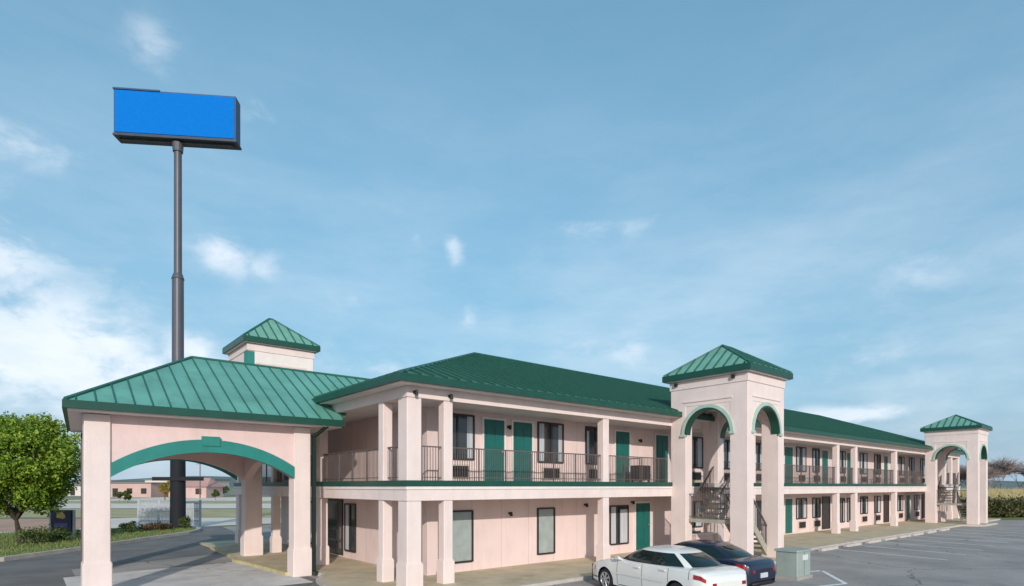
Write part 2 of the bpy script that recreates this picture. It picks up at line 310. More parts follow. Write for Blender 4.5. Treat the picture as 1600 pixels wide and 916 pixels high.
def spandrel(mb, f, s0, s1, d0, d1, ztop, pts, zside):
    """wall above an arch: between s0..s1 from the curve up to ztop, closed, thickness d0..d1"""
    full = [(s0, zside)] + pts + [(s1, zside)] if pts[0][0] > s0 + 1e-4 else pts
    n = len(full); fr = [f(s, d1, z) for s, z in full] + [f(s, d1, ztop) for s, z in full]; bk = [f(s, d0, z) for s, z in full] + [f(s, d0, ztop) for s, z in full]
    fs = []
    for i in range(n - 1):
        fs += [(i, i + 1, n + i + 1, n + i), (2 * n + i, 3 * n + i, 3 * n + i + 1, 2 * n + i + 1), (i, 2 * n + i, 2 * n + i + 1, i + 1), (n + i, n + i + 1, 3 * n + i + 1, 3 * n + i)]
    fs += [(0, n, 3 * n, 2 * n), (n - 1, 3 * n - 1, 4 * n - 1, 2 * n - 1)] if False else []
    mb.add(fr + bk, fs)
def band(mb, f, inner, outer, d0, d1):
    n = len(inner); vs = []
    for d in (d0, d1):
        vs += [f(s, d, z) for s, z in inner] + [f(s, d, z) for s, z in outer]
    fs = []
    for i in range(n - 1):
        fs += [(i, i + 1, n + i + 1, n + i), (2 * n + i, 2 * n + i + 1, 3 * n + i + 1, 3 * n + i), (i, i + 1, 2 * n + i + 1, 2 * n + i), (n + i, n + i + 1, 3 * n + i + 1, 3 * n + i)]
    fs += [(0, n, 3 * n, 2 * n), (n - 1, 2 * n - 1, 4 * n - 1, 3 * n - 1)]
    mb.add(vs, fs)
def slope_ribs(mb, poly, spacing, wd=.035, ht=.055, start=None):
    """poly: roof face; first edge is the eave. Standing seams perpendicular to the eave."""
    P = [Vector(p) for p in poly]; e = (P[1] - P[0]).normalized(); nrm = e.cross(P[2] - P[0]).normalized()
    if nrm.z < 0: nrm = -nrm
    u = nrm.cross(e).normalized()
    if u.z < 0: u = -u
    q = [((p - P[0]).dot(e), (p - P[0]).dot(u)) for p in P]
    smin = min(a for a, b in q); smax = max(a for a, b in q); s = smin + (spacing * .5 if start is None else start)
    while s < smax:
        ts = []
        for i in range(len(q)):
            (a0, b0), (a1, b1) = q[i], q[(i + 1) % len(q)]
            if (a0 - s) * (a1 - s) < 0: ts.append(b0 + (b1 - b0) * (s - a0) / (a1 - a0))
        if len(ts) >= 2 and max(ts) - min(ts) > .1:
            a = P[0] + e * s + u * min(ts); b = P[0] + e * s + u * max(ts)
            vs = [c + k * e * wd / 2 + h * nrm for c in (a, b) for k, h in ((-1, -.01), (1, -.01), (1, ht), (-1, ht))]
            mb.add(vs, [(0, 1, 2, 3), (7, 6, 5, 4), (0, 4, 5, 1), (1, 5, 6, 2), (2, 6, 7, 3), (3, 7, 4, 0)])
        s += spacing
def hip(x0, x1, y0, y1, ze, zr, ra, rb):
    a, b, c, d = (x0, y0, ze), (x1, y0, ze), (x1, y1, ze), (x0, y1, ze); r = (*ra, zr); t = (*rb, zr)
    along_x = abs(ra[0] - rb[0]) >= abs(ra[1] - rb[1])
    if along_x: return [(a, b, t, r), (b, c, t), (c, d, r, t), (d, a, r)]
    return [(a, b, r), (b, c, t, r), (c, d, t), (d, a, r, t)]
def roof_faces(mb, faces):
    for f in faces: mb.add(f, [tuple(range(len(f)))])
def caps(mb, faces, r=.05):
    seen = set()
    for f in faces:
        for i in range(len(f)):
            a, b = f[i], f[(i + 1) % len(f)]
            if abs(a[2] - b[2]) < 1e-6 and a[2] == min(p[2] for p in f): continue
            k = tuple(sorted((a, b)))
            if k in seen or a == b: continue
            seen.add(k); mb.tube(a, b, r, n=5)
def picket_panel(mb, p, q, z0, z1, gap=.085):
    p = Vector(p); q = Vector(q); n = max(2, int((q - p).length / gap))
    mb.bar((p.x, p.y, z1), (q.x, q.y, z1), .04, .035); mb.bar((p.x, p.y, z0 + .09), (q.x, q.y, z0 + .09), .03, .022)
    for i in range(n + 1):
        c = p + (q - p) * (i / n); wd = .014 if i % 12 else .035; mb.bar((c.x, c.y, z0), (c.x, c.y, z1 - .02), wd, wd)

# ------------------------------------------------------------ MOTEL BUILDING
BX, BY = 53.6, 16.4; W = 1.6
motel = thing('motel_building', 'long two-storey pink motel with dark green metal roof and railed walkways', 'motel', (0, 0, 0))
g = MB(); g.box(W, BX - W, W, BY - W, -.04, 5.2)
motel_wall = g.build('wall', M['panel'], motel)
g = MB(); g.box(.02, BX - .02, .02, BY - .02, 2.60, 2.69); g.box(.05, BX - .05, .05, BY - .05, 2.45, 2.60)
deck = g.build('walkway_deck', M['cream'], motel)
def ring(mb, o0, o1, z0, z1):    # perimeter beam from outset o0 (outer) to inset o1
    x0, x1, y0, y1 = -o0, BX + o0, -o0, BY + o0; i = o1
    mb.box(x0, x1, y0, i, z0, z1); mb.box(x0, x1, BY - i, y1, z0, z1); mb.box(x0, i, i, BY - i, z0, z1); mb.box(BX - i, x1, i, BY - i, z0, z1)
g = MB(); ring(g, .03, .34, 2.31, 2.615); g.build('lower_beam', M['pale'], motel)
g = MB(); ring(g, .06, .34, 2.615, 2.695); g.build('drip_edge', M['cream'], motel)
g = MB(); ring(g, .08, .30, 2.70, 2.86); g.build('green_fascia_band', M['gutter'], motel)
g = MB(); g.box(.3, BX - .3, .3, BY - .3, 2.70, 2.83); g.build('walkway_floor', M['stairs'], motel)
g = MB(); ring(g, .03, .34, 5.09, 5.38); g.build('upper_beam', M['pale'], motel)
g = MB(); g.box(-.42, BX + .42, -.42, BY + .42, 5.385, 5.42); g.build('soffit', M['cream'], motel)
g = MB(); g.box(.34, BX - .34, .34, BY - .34, 5.12, 5.17); g.build('walkway_ceiling', M['cream'], motel)
RE = (-.47, BX + .47, -.47, BY + .47); RZ = 8.87; rr = 8.67
faces = hip(RE[0], RE[1], RE[2], RE[3], 5.61, RZ, (RE[0] + rr, BY / 2), (RE[1] - rr, BY / 2))
g = MB(); roof_faces(g, faces); roof = g.build('roof', M['roof'], motel)
for f in faces: g = MB(); slope_ribs(g, f, .41); g.build('standing_seams', M['rib2'], roof)
g = MB(); caps(g, faces, .07); g.build('ridge_cap', M['rib'], roof)
g = MB()
x0, x1, y0, y1 = RE
for (a, b, c, d) in ((x0 - .06, x1 + .06, y0 - .06, y0 + .06), (x0 - .06, x1 + .06, y1 - .06, y1 + .06), (x0 - .06, x0 + .06, y0 + .06, y1 - .06), (x1 - .06, x1 + .06, y0 + .06, y1 - .06)):
    g.box(a, b, c, d, 5.41, 5.595)
g.build('gutter', M['gutter'], roof)
g = MB()
# posts
def post(x0, x1, y0, y1, m='pale', pl=.04):
    g = MB(); g.cbox(x0, x1, y0, y1, -.04, 2.31); g.cbox(x0, x1, y0, y1, 2.86, 5.09); g.build('post', M[m], motel)
    g = MB(); g.cbox(x0 - pl, x1 + pl, y0 - pl, y1 + pl, -.038, .60); g.cbox(x0 - pl + .02, x1 + pl - .02, y0 - pl + .02, y1 + pl - .02, .60, .64); g.build('post_plinth', M[m], motel)
XP = [1.17, 7.85, 18.3, 28.04, 30.72, 37.76]
YP = [1.35, 6.0, 10.9, 14.75]
post(0, .45, 0, .5)
for x in XP: post(x, x + .3, 0, .3)
for y in YP: post(0, .3, y, y + .3)
post(0, .45, BY - .45, BY)
post(BX - .45, BX, 0, .45); post(51.2, 51.5, 0, .3); post(48.6, 48.9, 0, .3)
# guard rails
def rail(p, q): g = MB(); picket_panel(g, p, q, 2.86, 3.80); g.build('guard_rail', M['rail'], motel)
xs = [.45, 1.17, 1.47, 7.85, 8.15, 11.8]
for a, b in ((.45, 1.17), (1.47, 7.85), (8.15, 11.83), (14.63, 18.3), (18.6, 28.04), (28.34, 30.72), (31.02, 37.76), (38.06, 44.05), (46.85, 51.2), (51.5, 53.2)): rail((a, .15), (b, .15))
for a, b in ((.5, 1.35), (1.65, 6.0), (6.3, 10.9), (11.2, 14.75), (15.05, 15.95)): rail((.15, a), (.15, b))
# doors and windows
F = {'long': frame_map('-y', W), 'end': frame_map('-x', W)}
def door(f, s0, s1, z0, h=2.08, m='door', lab=None):
    g = MB(); mbox(g, f, s0, s1, -.02, .035, z0, z0 + h)
    d = g.build('door', M[m], motel, label=lab)
    g = MB()
    mbox(g, f, s0 - .07, s0, -.02, .06, z0, z0 + h + .07); mbox(g, f, s1, s1 + .07, -.02, .06, z0, z0 + h + .07); mbox(g, f, s0, s1, -.02, .06, z0 + h, z0 + h + .07)
    g.build('frame', M['cream' if m == 'door' else 'frame'], d)
    if m == 'door':
        g = MB(); ww = s1 - s0
        for a, b, c, e in ((.14, .46, .25, .95), (.54, .86, .25, .95), (.14, .46, 1.12, 1.85), (.54, .86, 1.12, 1.85)):
            mbox(g, f, s0 + ww * a, s0 + ww * b, .035, .048, z0 + c, z0 + e)
        g.build('panel', M['door'], d)
        g = MB(); mbox(g, f, s1 - .12, s1 - .05, .035, .09, z0 + 1.0, z0 + 1.06); g.build('handle', M['rim'], d)
    return d
def window(f, s0, s1, z0, z1, ac=True, blind=False, acz=None):
    g = MB(); mbox(g, f, s0, s1, -.02, .012, z0, z1); wn_ = g.build('window', M['blind' if blind else 'glass'], motel)
    g = MB(); t = .05
    mbox(g, f, s0 - .01, s0 + t, -.02, .05, z0, z1); mbox(g, f, s1 - t, s1 + .01, -.02, .05, z0, z1); mbox(g, f, s0 + t, s1 - t, -.02, .05, z1 - t, z1 + .01); mbox(g, f, s0 + t, s1 - t, -.02, .05, z0 - .01, z0 + t)
    if not blind: mbox(g, f, (s0 + s1) / 2 - .025, (s0 + s1) / 2 + .025, -.02, .045, z0 + t, z1 - t)
    g.build('frame', M['frame'], wn_)
    if not blind:
        ww = s1 - s0
        for ca, cb_ in ((s0 + .05, s0 + .07 + ww * random.uniform(.10, .36)), (s1 - .07 - ww * random.uniform(.12, .38), s1 - .05)):
            if random.random() < .86: g = MB(); mbox(g, f, ca, cb_, -.02, .020, z0 + .05, z1 - .05 - random.choice((0, 0, .12))); g.build('curtain', M['curtain'], wn_)
    if ac:
        za = acz if acz else z0 - .52
        g = MB(); c = (s0 + s1) / 2; mbox(g, f, c - .46, c + .46, -.02, .05, za, za + .46); a_ = g.build('air_conditioner', M['sleeve'], motel)
        g = MB(); mbox(g, f, c - .38, c + .38, -.02, .10, za + .06, za + .40)
        g.build('grille', M['ac'], a_)
L = F['long']; UZ = 2.83; GZ = .045
up = [('w', 2.05, 3.36), ('d', 3.74, 4.60), ('d', 4.99, 5.86), ('w', 6.15, 7.42), ('w', 8.62, 9.75), ('d', 10.35, 11.22), ('d', 13.0, 13.87), ('w', 15.4, 16.65), ('w', 18.35, 19.4), ('d', 19.9, 20.75), ('w', 21.45, 22.6),
      ('d', 24.85, 25.85), ('w', 26.35, 27.6), ('w', 28.5, 29.45), ('d', 29.75, 30.65), ('w', 32.5, 33.4), ('d', 33.6, 34.4), ('w', 35.9, 37.2), ('w', 38.6, 39.8), ('d', 40.4, 41.2), ('d', 42.2, 43.0), ('w', 43.7, 44.9), ('w', 46.1, 47.3), ('w', 48.9, 50.1), ('d', 50.5, 51.4)]
for k, a, b in up:
    if k == 'd': door(L, a, b, UZ)
    else: window(L, a, b, UZ + .72, UZ + 2.16, acz=UZ + .12)
lo = [('b', 2.05, 3.31), ('b', 6.13, 6.98), ('g', 10.02, 11.17), ('d', 11.63, 12.6), ('w', 15.4, 16.6), ('d', 17.4, 18.3), ('g', 21.3, 23.6),
      ('d', 24.9, 25.8), ('w', 26.35, 27.7), ('w', 28.5, 29.6), ('D', 29.9, 30.9), ('g', 32.6, 33.3), ('g', 33.7, 34.7), ('w', 36.0, 37.3), ('w', 38.6, 39.8), ('D', 40.5, 41.4), ('w', 43.4, 44.6), ('d', 45.3, 46.2), ('w', 47.4, 48.6), ('D', 49.4, 50.3)]
for k, a, b in lo:
    if k == 'd': door(L, a, b, GZ, 1.95)
    elif k == 'D': door(L, a, b, GZ, 1.95, 'frame', 'dark brown door')
    elif k == 'b': window(L, a, b, .27, 1.93, ac=False, blind=True)
    elif k == 'g': window(L, a, b, .36, 1.93, ac=False)
    else: window(L, a, b, .80, 2.0, acz=.22)
E_ = F['end']
door(E_, 7.75, 9.6, GZ, 2.08, 'glass', 'dark glass entrance door'); door(E_, 2.2, 2.9, GZ, 2.09, 'glass', 'dark glass side door')
for a, b in ((6.55, 7.5), (10.6, 11.9), (12.4, 13.6)): window(E_, a, b, .25, 2.05, ac=False)
for a, b in ((11.2, 12.4), (13.2, 14.2)): window(E_, a, b, 3.5, 4.9, acz=2.95)
door(E_, 12.6, 13.1, UZ)
# wall lamps
def wall_lamp(f, s, z, d=.0):
    g = MB(); mbox(g, f, s - .035, s + .035, d - .01, d + .05, z - .04, z + .04); lo_ = g.build('wall_lamp', M['dark'], motel)
    g = MB(); p = f(s, d + .12, z - .03); g.tube((p[0], p[1], z - .09), (p[0], p[1], z + .05), .052, .032, 8); g.build('lamp_shade', M['dark'], lo_)
for s, z in ((4.8, 4.72), (11.9, 4.62), (4.85, 1.78), (8.6, 2.0), (11.4, 2.05), (31.8, 4.6), (23.9, 4.6)): wall_lamp(L, s, z)
for f, s in ((frame_map('-y', 0), .2), (frame_map('-y', 0), 1.32)): wall_lamp(f, s, 5.22, .03)
# downspouts of the building

# ------------------------------------------------------------ ENTRANCE CANOPY
can = thing('entrance_canopy', 'drive-through canopy with light green seamed roof and wide teal arch', 'canopy', (-3.8, 7.7, 0))
CX0, CX1, CY0, CY1 = -6.66, -.88, 4.5, 10.9
CT = 4.56
def ccol(x0, x1, y0, y1, zb=-.11):
    g = MB(); g.cbox(x0, x1, y0, y1, zb, CT - .02); c = g.build('column', M['pale'], can)
    g = MB(); g.cbox(x0 - .035, x1 + .035, y0 - .035, y1 + .035, zb - .005, .72); g.cbox(x0 - .02, x1 + .02, y0 - .02, y1 + .02, .72, .76); g.build('plinth', M['pale'], c)
ccol(CX0, CX0 + .56, CY0, CY0 + .5); SK = .42
ccol(CX0 + SK, CX0 + SK + .56, CY1 - .5, CY1)
ccol(CX1 - .52, CX1, CY0, CY0 + .5); ccol(CX1 - .35, CX1 + .3, CY1 - .5, CY1, -.02)
af = frame_map('-y', CY0 + .06); c0 = (CX0 + .56 + CX1 - .52) / 2; hw = (CX1 - .52 - CX0 - .56) / 2
inner = seg_pts(c0, hw - .0, 2.94, .72); outer = seg_pts(c0, hw - .0, 3.30, .72)
g = MB(); spandrel(g, af, CX0 + .56, CX1 - .52, -.34, 0, CT, seg_pts(c0, hw, 2.98, .72), 3.0); g.build('front_arch_wall', M['pink'], can)
g = MB(); band(g, af, inner, outer, -.1, .09); g.box(c0 - .23, c0 + .23, CY0 - .06, CY0 + .05, 3.84, 4.11)
g.build('arch_trim', M['teal'], can)
ab = frame_map('+y', CY1 - .06)
g = MB(); spandrel(g, ab, CX0 + SK + .56, CX1 - .35, -.34, 0, CT, seg_pts((CX0 + SK + .56 + CX1 - .35) / 2, (CX1 - .35 - CX0 - SK - .56) / 2, 2.98, .72), 3.0); g.build('back_arch_wall', M['pink'], can)
g = MB(); band(g, ab, seg_pts(c0 + SK / 2, hw - SK / 2, 2.94, .72), seg_pts(c0 + SK / 2, hw - SK / 2, 3.3, .72), .0, .09); g.build('arch_trim', M['teal'], can)
for k, cc in (('-x', CX0 + .08), ('+x', CX1 - .08)):
    al = (lambda s, d, z, q=frame_map(k, cc), e=(SK if k == '-x' else 0): (q(s, d, z)[0] + e * (s - CY0 - .5) / (CY1 - CY0 - 1), s, z)); g = MB(); spandrel(g, al, CY0 + .5, CY1 - .5, -.3, 0, CT, seg_pts((CY0 + CY1) / 2, (CY1 - CY0) / 2 - .5, 2.98, .72), 3.0); g.build('side_arch_wall', M['pink'], can)
g = MB(); g.prism([(-7.02, CY0 - .48), (-.06, CY0 - .48), (-.06, CY1 + .48), (-7.02 + SK, CY1 + .48)], CT, CT + .05); g.build('soffit', M['cream'], can)
g = MB(); g.prism([(CX0 + .3, CY0 + .4), (CX1 - .1, CY0 + .4), (CX1 - .1, CY1 - .4), (CX0 + .3 + SK, CY1 - .4)], CT - .05, CT - .005); g.build('ceiling', M['soffit'], can)
ze = 4.80; e0, e1 = CY0 - .52, CY1 + .52; ym = (e0 + e1) / 2; zr = 6.92; xl = -7.06
P0, P1, Q0, Q1 = (xl, e0, ze), (-.1, e0, ze), (-3.6, ym, zr), (3.0, ym, zr)
cf = [(P0, P1, Q1, Q0), ((-.1, e1, ze), (xl + SK, e1, ze), Q0, Q1), ((xl + SK, e1, ze), P0, Q0)]
g = MB(); roof_faces(g, cf); cr = g.build('roof', M['croof'], can)
for f in cf: g = MB(); slope_ribs(g, f, .405, .022, .04); g.build('standing_seams', M['rib'], cr)
g = MB(); g.tube(P0, Q0, .06, n=5); g.tube((xl + SK, e1, ze), Q0, .06, n=5); g.tube(Q0, Q1, .06, n=5); g.build('ridge_cap', M['rib'], cr)
g = MB(); g.box(xl - .06, .0, e0 - .06, e0 + .06, 4.60, 4.79); g.box(xl + SK - .06, .0, e1 - .06, e1 + .06, 4.60, 4.79); g.bar((xl, e0 + .06, 4.695), (xl + SK, e1 - .06, 4.695), .12, .19); g.build('gutter', M['gutter'], cr)
g = MB(); g.box(-.83, -.73, CY0 - .05, CY0 + .05, -.09, 4.3); g.bar((-.78, CY0, 4.28), (-.5, CY0 - .45, 4.6), .09, .09); g.box(-.84, -.72, CY0 - .25, CY0 - .06, -.08, .02); g.build('downspout', M['spout'], can)
g = MB()
g.box(CX0 + SK - .12, CX0 + SK - .02, CY1 - .3, CY1 - .2, -.09, 4.5); g.build('downspout', M['rail'], can)

# ------------------------------------------------------------ TOWERS
def tower(X0, Y0, label, zbase=.14, ztop=6.78, w_=2.76, d_=3.2, stairs=True, arches=True, name='stair_tower', zr=8.15, grp='green-roofed towers', rg=.08):
    X1, Y1 = X0 + w_, Y0 + d_
    t = thing(name, label, 'tower', (X0 + w_ / 2, Y0 + d_ / 2, 0), grp)
    cw, cdp = .44, .68
    wallm = M['pale']
    g = MB()
    for a, b in ((X0, X0 + cw), (X1 - cw, X1)):
        for c, d in ((Y0, Y0 + cdp), (Y1 - cdp, Y1)): g.cbox(a, b, c, d, zbase - (.2 if stairs else 0), ztop - 1.0, .015)
    zs = ztop - 2.08
    cx, cy = (X0 + X1) / 2, (Y0 + Y1) / 2; hx = w_ / 2 - cw; hy = d_ / 2 - cdp
    for k, c in (('-y', Y0 + .015), ('+y', Y1 - .015)):
        f = frame_map(k, c); spandrel(g, f, X0 + cw, X1 - cw, -.28, 0, ztop - 1.0, arch_pts(cx, hx, zs, hx), zs)
    for k, c in (('-x', X0 + .015), ('+x', X1 - .015)):
        f = frame_map(k, c); spandrel(g, f, Y0 + cdp, Y1 - cdp, -.28, 0, ztop - 1.0, arch_pts(cy, hy, zs, hy), zs)
    g.cbox(X0, X1, Y0, Y1, ztop - 1.0, ztop, .015)
    body = g.build('wall', wallm, t)
    g = MB(); g.box(X0 - .03, X1 + .03, Y0 - .03, Y1 + .03, ztop - .32, ztop - .02); g.build('cornice_band', M['pale'], t)
    g = MB()
    for k, c, s0, s1 in (('-y', Y0, X0 + cw, X1 - cw), ('-x', Y0 * 0 + X0, Y0 + cdp, Y1 - cdp), ('+x', X1, Y0 + cdp, Y1 - cdp)):
        f = frame_map(k, c); mbox(g, f, s0 - .1, s1 + .1, .0, .03, ztop - .86, ztop - .80)
    g.build('string_moulding', M['pale'], t)
    g = MB(); g2 = None
    for k, c, cc, h in (('-y', Y0 + .015, cx, hx), ('-x', X0 + .015, cy, hy), ('+x', X1 - .015, cy, hy)):
        f = frame_map(k, c); inn = arch_pts(cc, h + .035, zs, h + .035); ou = arch_pts(cc, h + .16, zs, h + .16); band(g, f, inn, ou, -.05, .07); g2 = g2 or MB(); band(g2, f, arch_pts(cc, h - .03, zs, h - .03), inn, -.26, .06)
        for sgn in (-1, 1): mbox(g, f, cc + sgn * (h + .10) - .10, cc + sgn * (h + .10) + .10, -.04, .09, zs - .09, zs + .0)
    g.build('arch_trim', M['mint'], t); g2.build('arch_lining', M['gutter'], t)
    oh = .20; ze = ztop + .27
    fs = hip(X0 - oh, X1 + oh, Y0 - oh, Y1 + oh, ze, zr, (cx - rg, cy), (cx + rg, cy))
    g = MB(); roof_faces(g, fs); rf = g.build('roof', M['troof'], t)
    for f in fs: g = MB(); slope_ribs(g, f, .40, .035, .05); g.build('standing_seams', M['rib'], rf)
    g = MB(); caps(g, fs, .055); g.build('ridge_cap', M['rib'], rf)
    g = MB(); a, b, c, d = X0 - oh, X1 + oh, Y0 - oh, Y1 + oh
    for bx in ((a - .04, b + .04, c - .04, c + .04), (a - .04, b + .04, d - .04, d + .04), (a - .04, a + .04, c + .04, d - .04), (b - .04, b + .04, c + .04, d - .04)): g.box(*bx, ztop + .03, ze - .01)
    g.build('fascia', M['gutter'], rf)
    g = MB(); g.box(a + .03, b - .03, c + .03, d - .03, ztop, ztop + .04); g.build('soffit', M['cream'], rf)
    if stairs:
        zl = 1.45
        for (ya, yb, xa, xb, za, zb, n) in ((Y0 + .5, Y0 + 1.45, X1 - .35, X0 + 1.15, .14, zl, 7), (Y0 + 1.75, Y0 + 2.7, X0 + 1.15, X1 - .2, zl, 2.83, 7)):
            g = MB()
            for i in range(n):
                xa_ = xa + (xb - xa) * i / n; xb_ = xa + (xb - xa) * (i + 1) / n; z = za + (zb - za) * (i + 1) / n
                g.box(min(xa_, xb_) - .02, max(xa_, xb_), ya, yb, z - .07, z)
            for y in (ya - .03, yb + .03): g.bar((xa, y, za - .02), (xb, y, zb - .1), .05, .26)
            fl = g.build('stair_flight', M['stairs'], t)
            for y in (ya - .03, yb + .03):
                g = MB(); g.bar((xa, y, za + .95), (xb, y, zb + .9), .05, .05)
                for i in range(13):
                    x = xa + (xb - xa) * i / 12; z = za + (zb - za) * i / 12; g.bar((x, y, z), (x, y, z + .92), .018, .018)
                g.build('handrail', M['rail'], fl)
        g = MB(); g.box(X0 + .2, X0 + 1.15, Y0 + .45, Y0 + 2.75, zl - .14, zl); g.box(X0 + .25, X0 + .38, Y0 + .5, Y0 + .6, .14, zl - .14); g.box(X0 + .25, X0 + .38, Y0 + 2.6, Y0 + 2.7, .14, zl - .14); ld = g.build('landing', M['stairs'], t)
        g = MB(); picket_panel(g, (X0 + .24, Y0 + .5), (X0 + .24, Y0 + 2.7), zl, zl + .95); g.build('guard_rail', M['rail'], ld)
        g = MB(); g.box(X0 + 1.0, X1 - .46, Y1 - .5, Y1 - .3, .0, .72); lw = g.build('low_wall', M['pink'], t); g = MB(); g.box(X0 + .96, X1 - .445, Y1 - .54, Y1 - .26, .72, .80); g.build('coping', M['cream'], lw)
        g = MB(); g.box(X1 - .8, X1 - .2, Y0 + 1.72, Y1 + .0, 2.66, 2.83); g.build('bridge_slab', M['cream'], t)
    return t
t1 = tower(11.85, -3.2, 'nearer pink stair tower with tall arches, behind the blue car', rg=.3)
t2 = tower(44.1, -3.2, 'smaller distant pink stair tower at the far right end', zr=8.0)
# small lamps under the near tower's cornice
for x, y in ((11.85, -2.7), (11.85, -.3)):
    g = MB(); g.box(11.70, 11.80, y - .05, y + .05, 6.60, 6.72); g.build('wall_lamp', M['dark'], t1)
t3 = tower(-.38, 13.1, 'pink tower with hipped green roof rising behind the entrance canopy', zbase=5.4, ztop=8.95, stairs=False, name='roof_tower', zr=10.55, w_=2.9, d_=3.0)
g = MB(); g.box(-.33, 2.47, 13.2, 15.9, 6.2, 7.6); g.build('parapet_wall', M['pale'], t3)
g = MB(); g.box(-.395, -.10, 13.085, 13.6, 7.0, 8.60); g.build('corner_panel', M['teal'], t3)
g = MB(); g.box(-.06, 2.50, 13.086, 13.2, 6.6, 8.60); g.build('infill_wall', M['cream'], t3)

# ------------------------------------------------------------ TALL SIGN
sb = site(37.8, (278 - 800) / 910 * 37.8)
sign = thing('tall_sign', 'very tall pole sign with blank bright blue panel', 'sign', sb)
ang = R(-6.0)
SF = (FW * math.cos(ang) + RT * math.sin(ang)).normalized(); SR = Vector((-SF.y, SF.x, 0)) * -1
def sp_(l, d, z): v = Vector(sb) + SR * l + SF * d; return (v.x, v.y, z)
def sbox(mb, l0, l1, d0, d1, z0, z1):
    vs = [sp_(l, d, z) for z in (z0, z1) for l, d in ((l0, d0), (l1, d0), (l1, d1), (l0, d1))]
    return mb.add(vs, [(0, 3, 2, 1), (4, 5, 6, 7), (0, 1, 5, 4), (1, 2, 6, 5), (2, 3, 7, 6), (3, 0, 4, 7)])
for nm, m, r0, r1, z0, z1 in (('base_pole', 'poled', .46, .44, .0, 4.6), ('lower_pole', 'pole', .36, .34, 4.6, 16.4), ('upper_pole', 'pole', .235, .225, 16.5, 25.05)):
    g = MB(); g.tube((sb.x, sb.y, z0), (sb.x, sb.y, z1), r0, r1, 20); g.build(nm, M[m], sign)
g = MB(); g.tube((sb.x, sb.y, 16.25), (sb.x, sb.y, 16.6), .38, .27, 20); g.tube((sb.x, sb.y, 24.5), (sb.x, sb.y, 25.05), .30, .34, 16); g.build('pole_collar', M['pole'], sign)
g = MB(); sbox(g, -3.68, 3.74, -.42, .42, 25.25, 28.1); cab = g.build('sign_cabinet', M['bluef'], sign)
g = MB(); sbox(g, -3.60, 3.66, -.46, -.42, 25.35, 28.01); g.build('sign_face', M['blue'], cab)
g = MB(); sbox(g, -3.60, 3.66, .42, .46, 25.35, 28.01); g.build('sign_face', M['blue'], cab)
g = MB(); sbox(g, -3.72, 3.80, -.49, .49, 25.13, 25.25); sbox(g, -3.5, 3.5, -.15, .15, 25.0, 25.13); g.build('underside', M['under'], cab)
g = MB(); sbox(g, -3.72, -.9, -.49, -.38, 28.05, 28.15); g.build('top_trim', M['bluef'], cab)
g = MB(); sbox(g, -1.35, 1.75, -.5, -.38, 3.18, 3.42); g.build('crossbar', M['poled'], sign)

# ------------------------------------------------------------ FOLIAGE
def leaf_quad(mb, c, s):
    n_ = Vector((random.gauss(0, 1), random.gauss(0, 1), random.gauss(0, 1) + .5)).normalized(); a = n_.orthogonal().normalized(); b = n_.cross(a)
    t = random.uniform(0, 6.28); a, b = a * math.cos(t) + b * math.sin(t), b * math.cos(t) - a * math.sin(t)
    mb.add([c - a * s, c - b * s * .55, c + a * s, c + b * s * .55], [(0, 1, 2, 3)])
def limb(mb, p, d, ln, r, depth, tips, spread=.6, n=6, kids=3, up=.15):
    segs = 3; q = Vector(p); d = Vector(d).normalized()
    for i in range(segs):
        nd = (d + Vector((random.gauss(0, .12), random.gauss(0, .12), random.gauss(0, .08) + up * .3))).normalized(); e = q + nd * ln / segs
        mb.tube(q, e, r * (1 - i * .2), r * (1 - (i + 1) * .2), n); q = e; d = nd
    if depth <= 0: tips.append(q.copy()); return
    for k in range(kids):
        a = 2 * math.pi * (k + random.random() * .7) / kids; o_ = d.orthogonal().normalized(); o_ = (o_ * math.cos(a) + d.cross(o_) * math.sin(a))
        limb(mb, q, d + o_ * spread * random.uniform(.6, 1.3) + Vector((0, 0, up)), ln * random.uniform(.6, .82), r * .55, depth - 1, tips, spread, max(3, n - 1), kids, up)
def leafy_tree(name, label, loc, h, rad, trunk_h, leaves, lm, size=.1, clumps=70, group=None, squash=.5):
    loc = Vector(loc); t = thing(name, label, 'tree', loc, group)
    g = MB(); tips = []
    limb(g, loc - Vector((0, 0, .1)), (0, 0, 1), trunk_h, .17 * h / 6.5, 0, tips, n=9)
    q = tips[0]
    for k in range(6):
        a = k * 1.05 + random.random() * .5; limb(g, q, (math.cos(a) * .7, math.sin(a) * .7, random.uniform(.6, 1.3)), (h - trunk_h) * .33, .09 * h / 6.5, 2, tips, .6, 6)
    g.build('trunk', M['bark'], t)
    g = MB(); cz = trunk_h * .75 + (h - trunk_h * .75) / 2; rz = (h - trunk_h * .75) / 2
    cs = []
    while len(cs) < clumps:
        v = Vector((random.uniform(-1, 1), random.uniform(-1, 1), random.uniform(-1, 1)))
        if not .35 < v.length < .93: continue
        k = .82 + .28 * noise.noise(v * 2.1 + loc * .3)
        wz = 1 - .25 * max(0, v.z) ** 2
        cs.append((loc + Vector((v.x * rad * k * wz, v.y * rad * k * wz, cz + v.z * rz * k)), random.uniform(.10, .17) * rad * 1.55))
    for i in range(leaves):
        c, r = random.choice(cs); v = Vector((random.gauss(0, 1), random.gauss(0, 1), random.gauss(0, .75))).normalized() * r * random.random() ** .45
        leaf_quad(g, c + v, size * random.uniform(.6, 1.3))
    g.build('crown', lm, t)
    return t
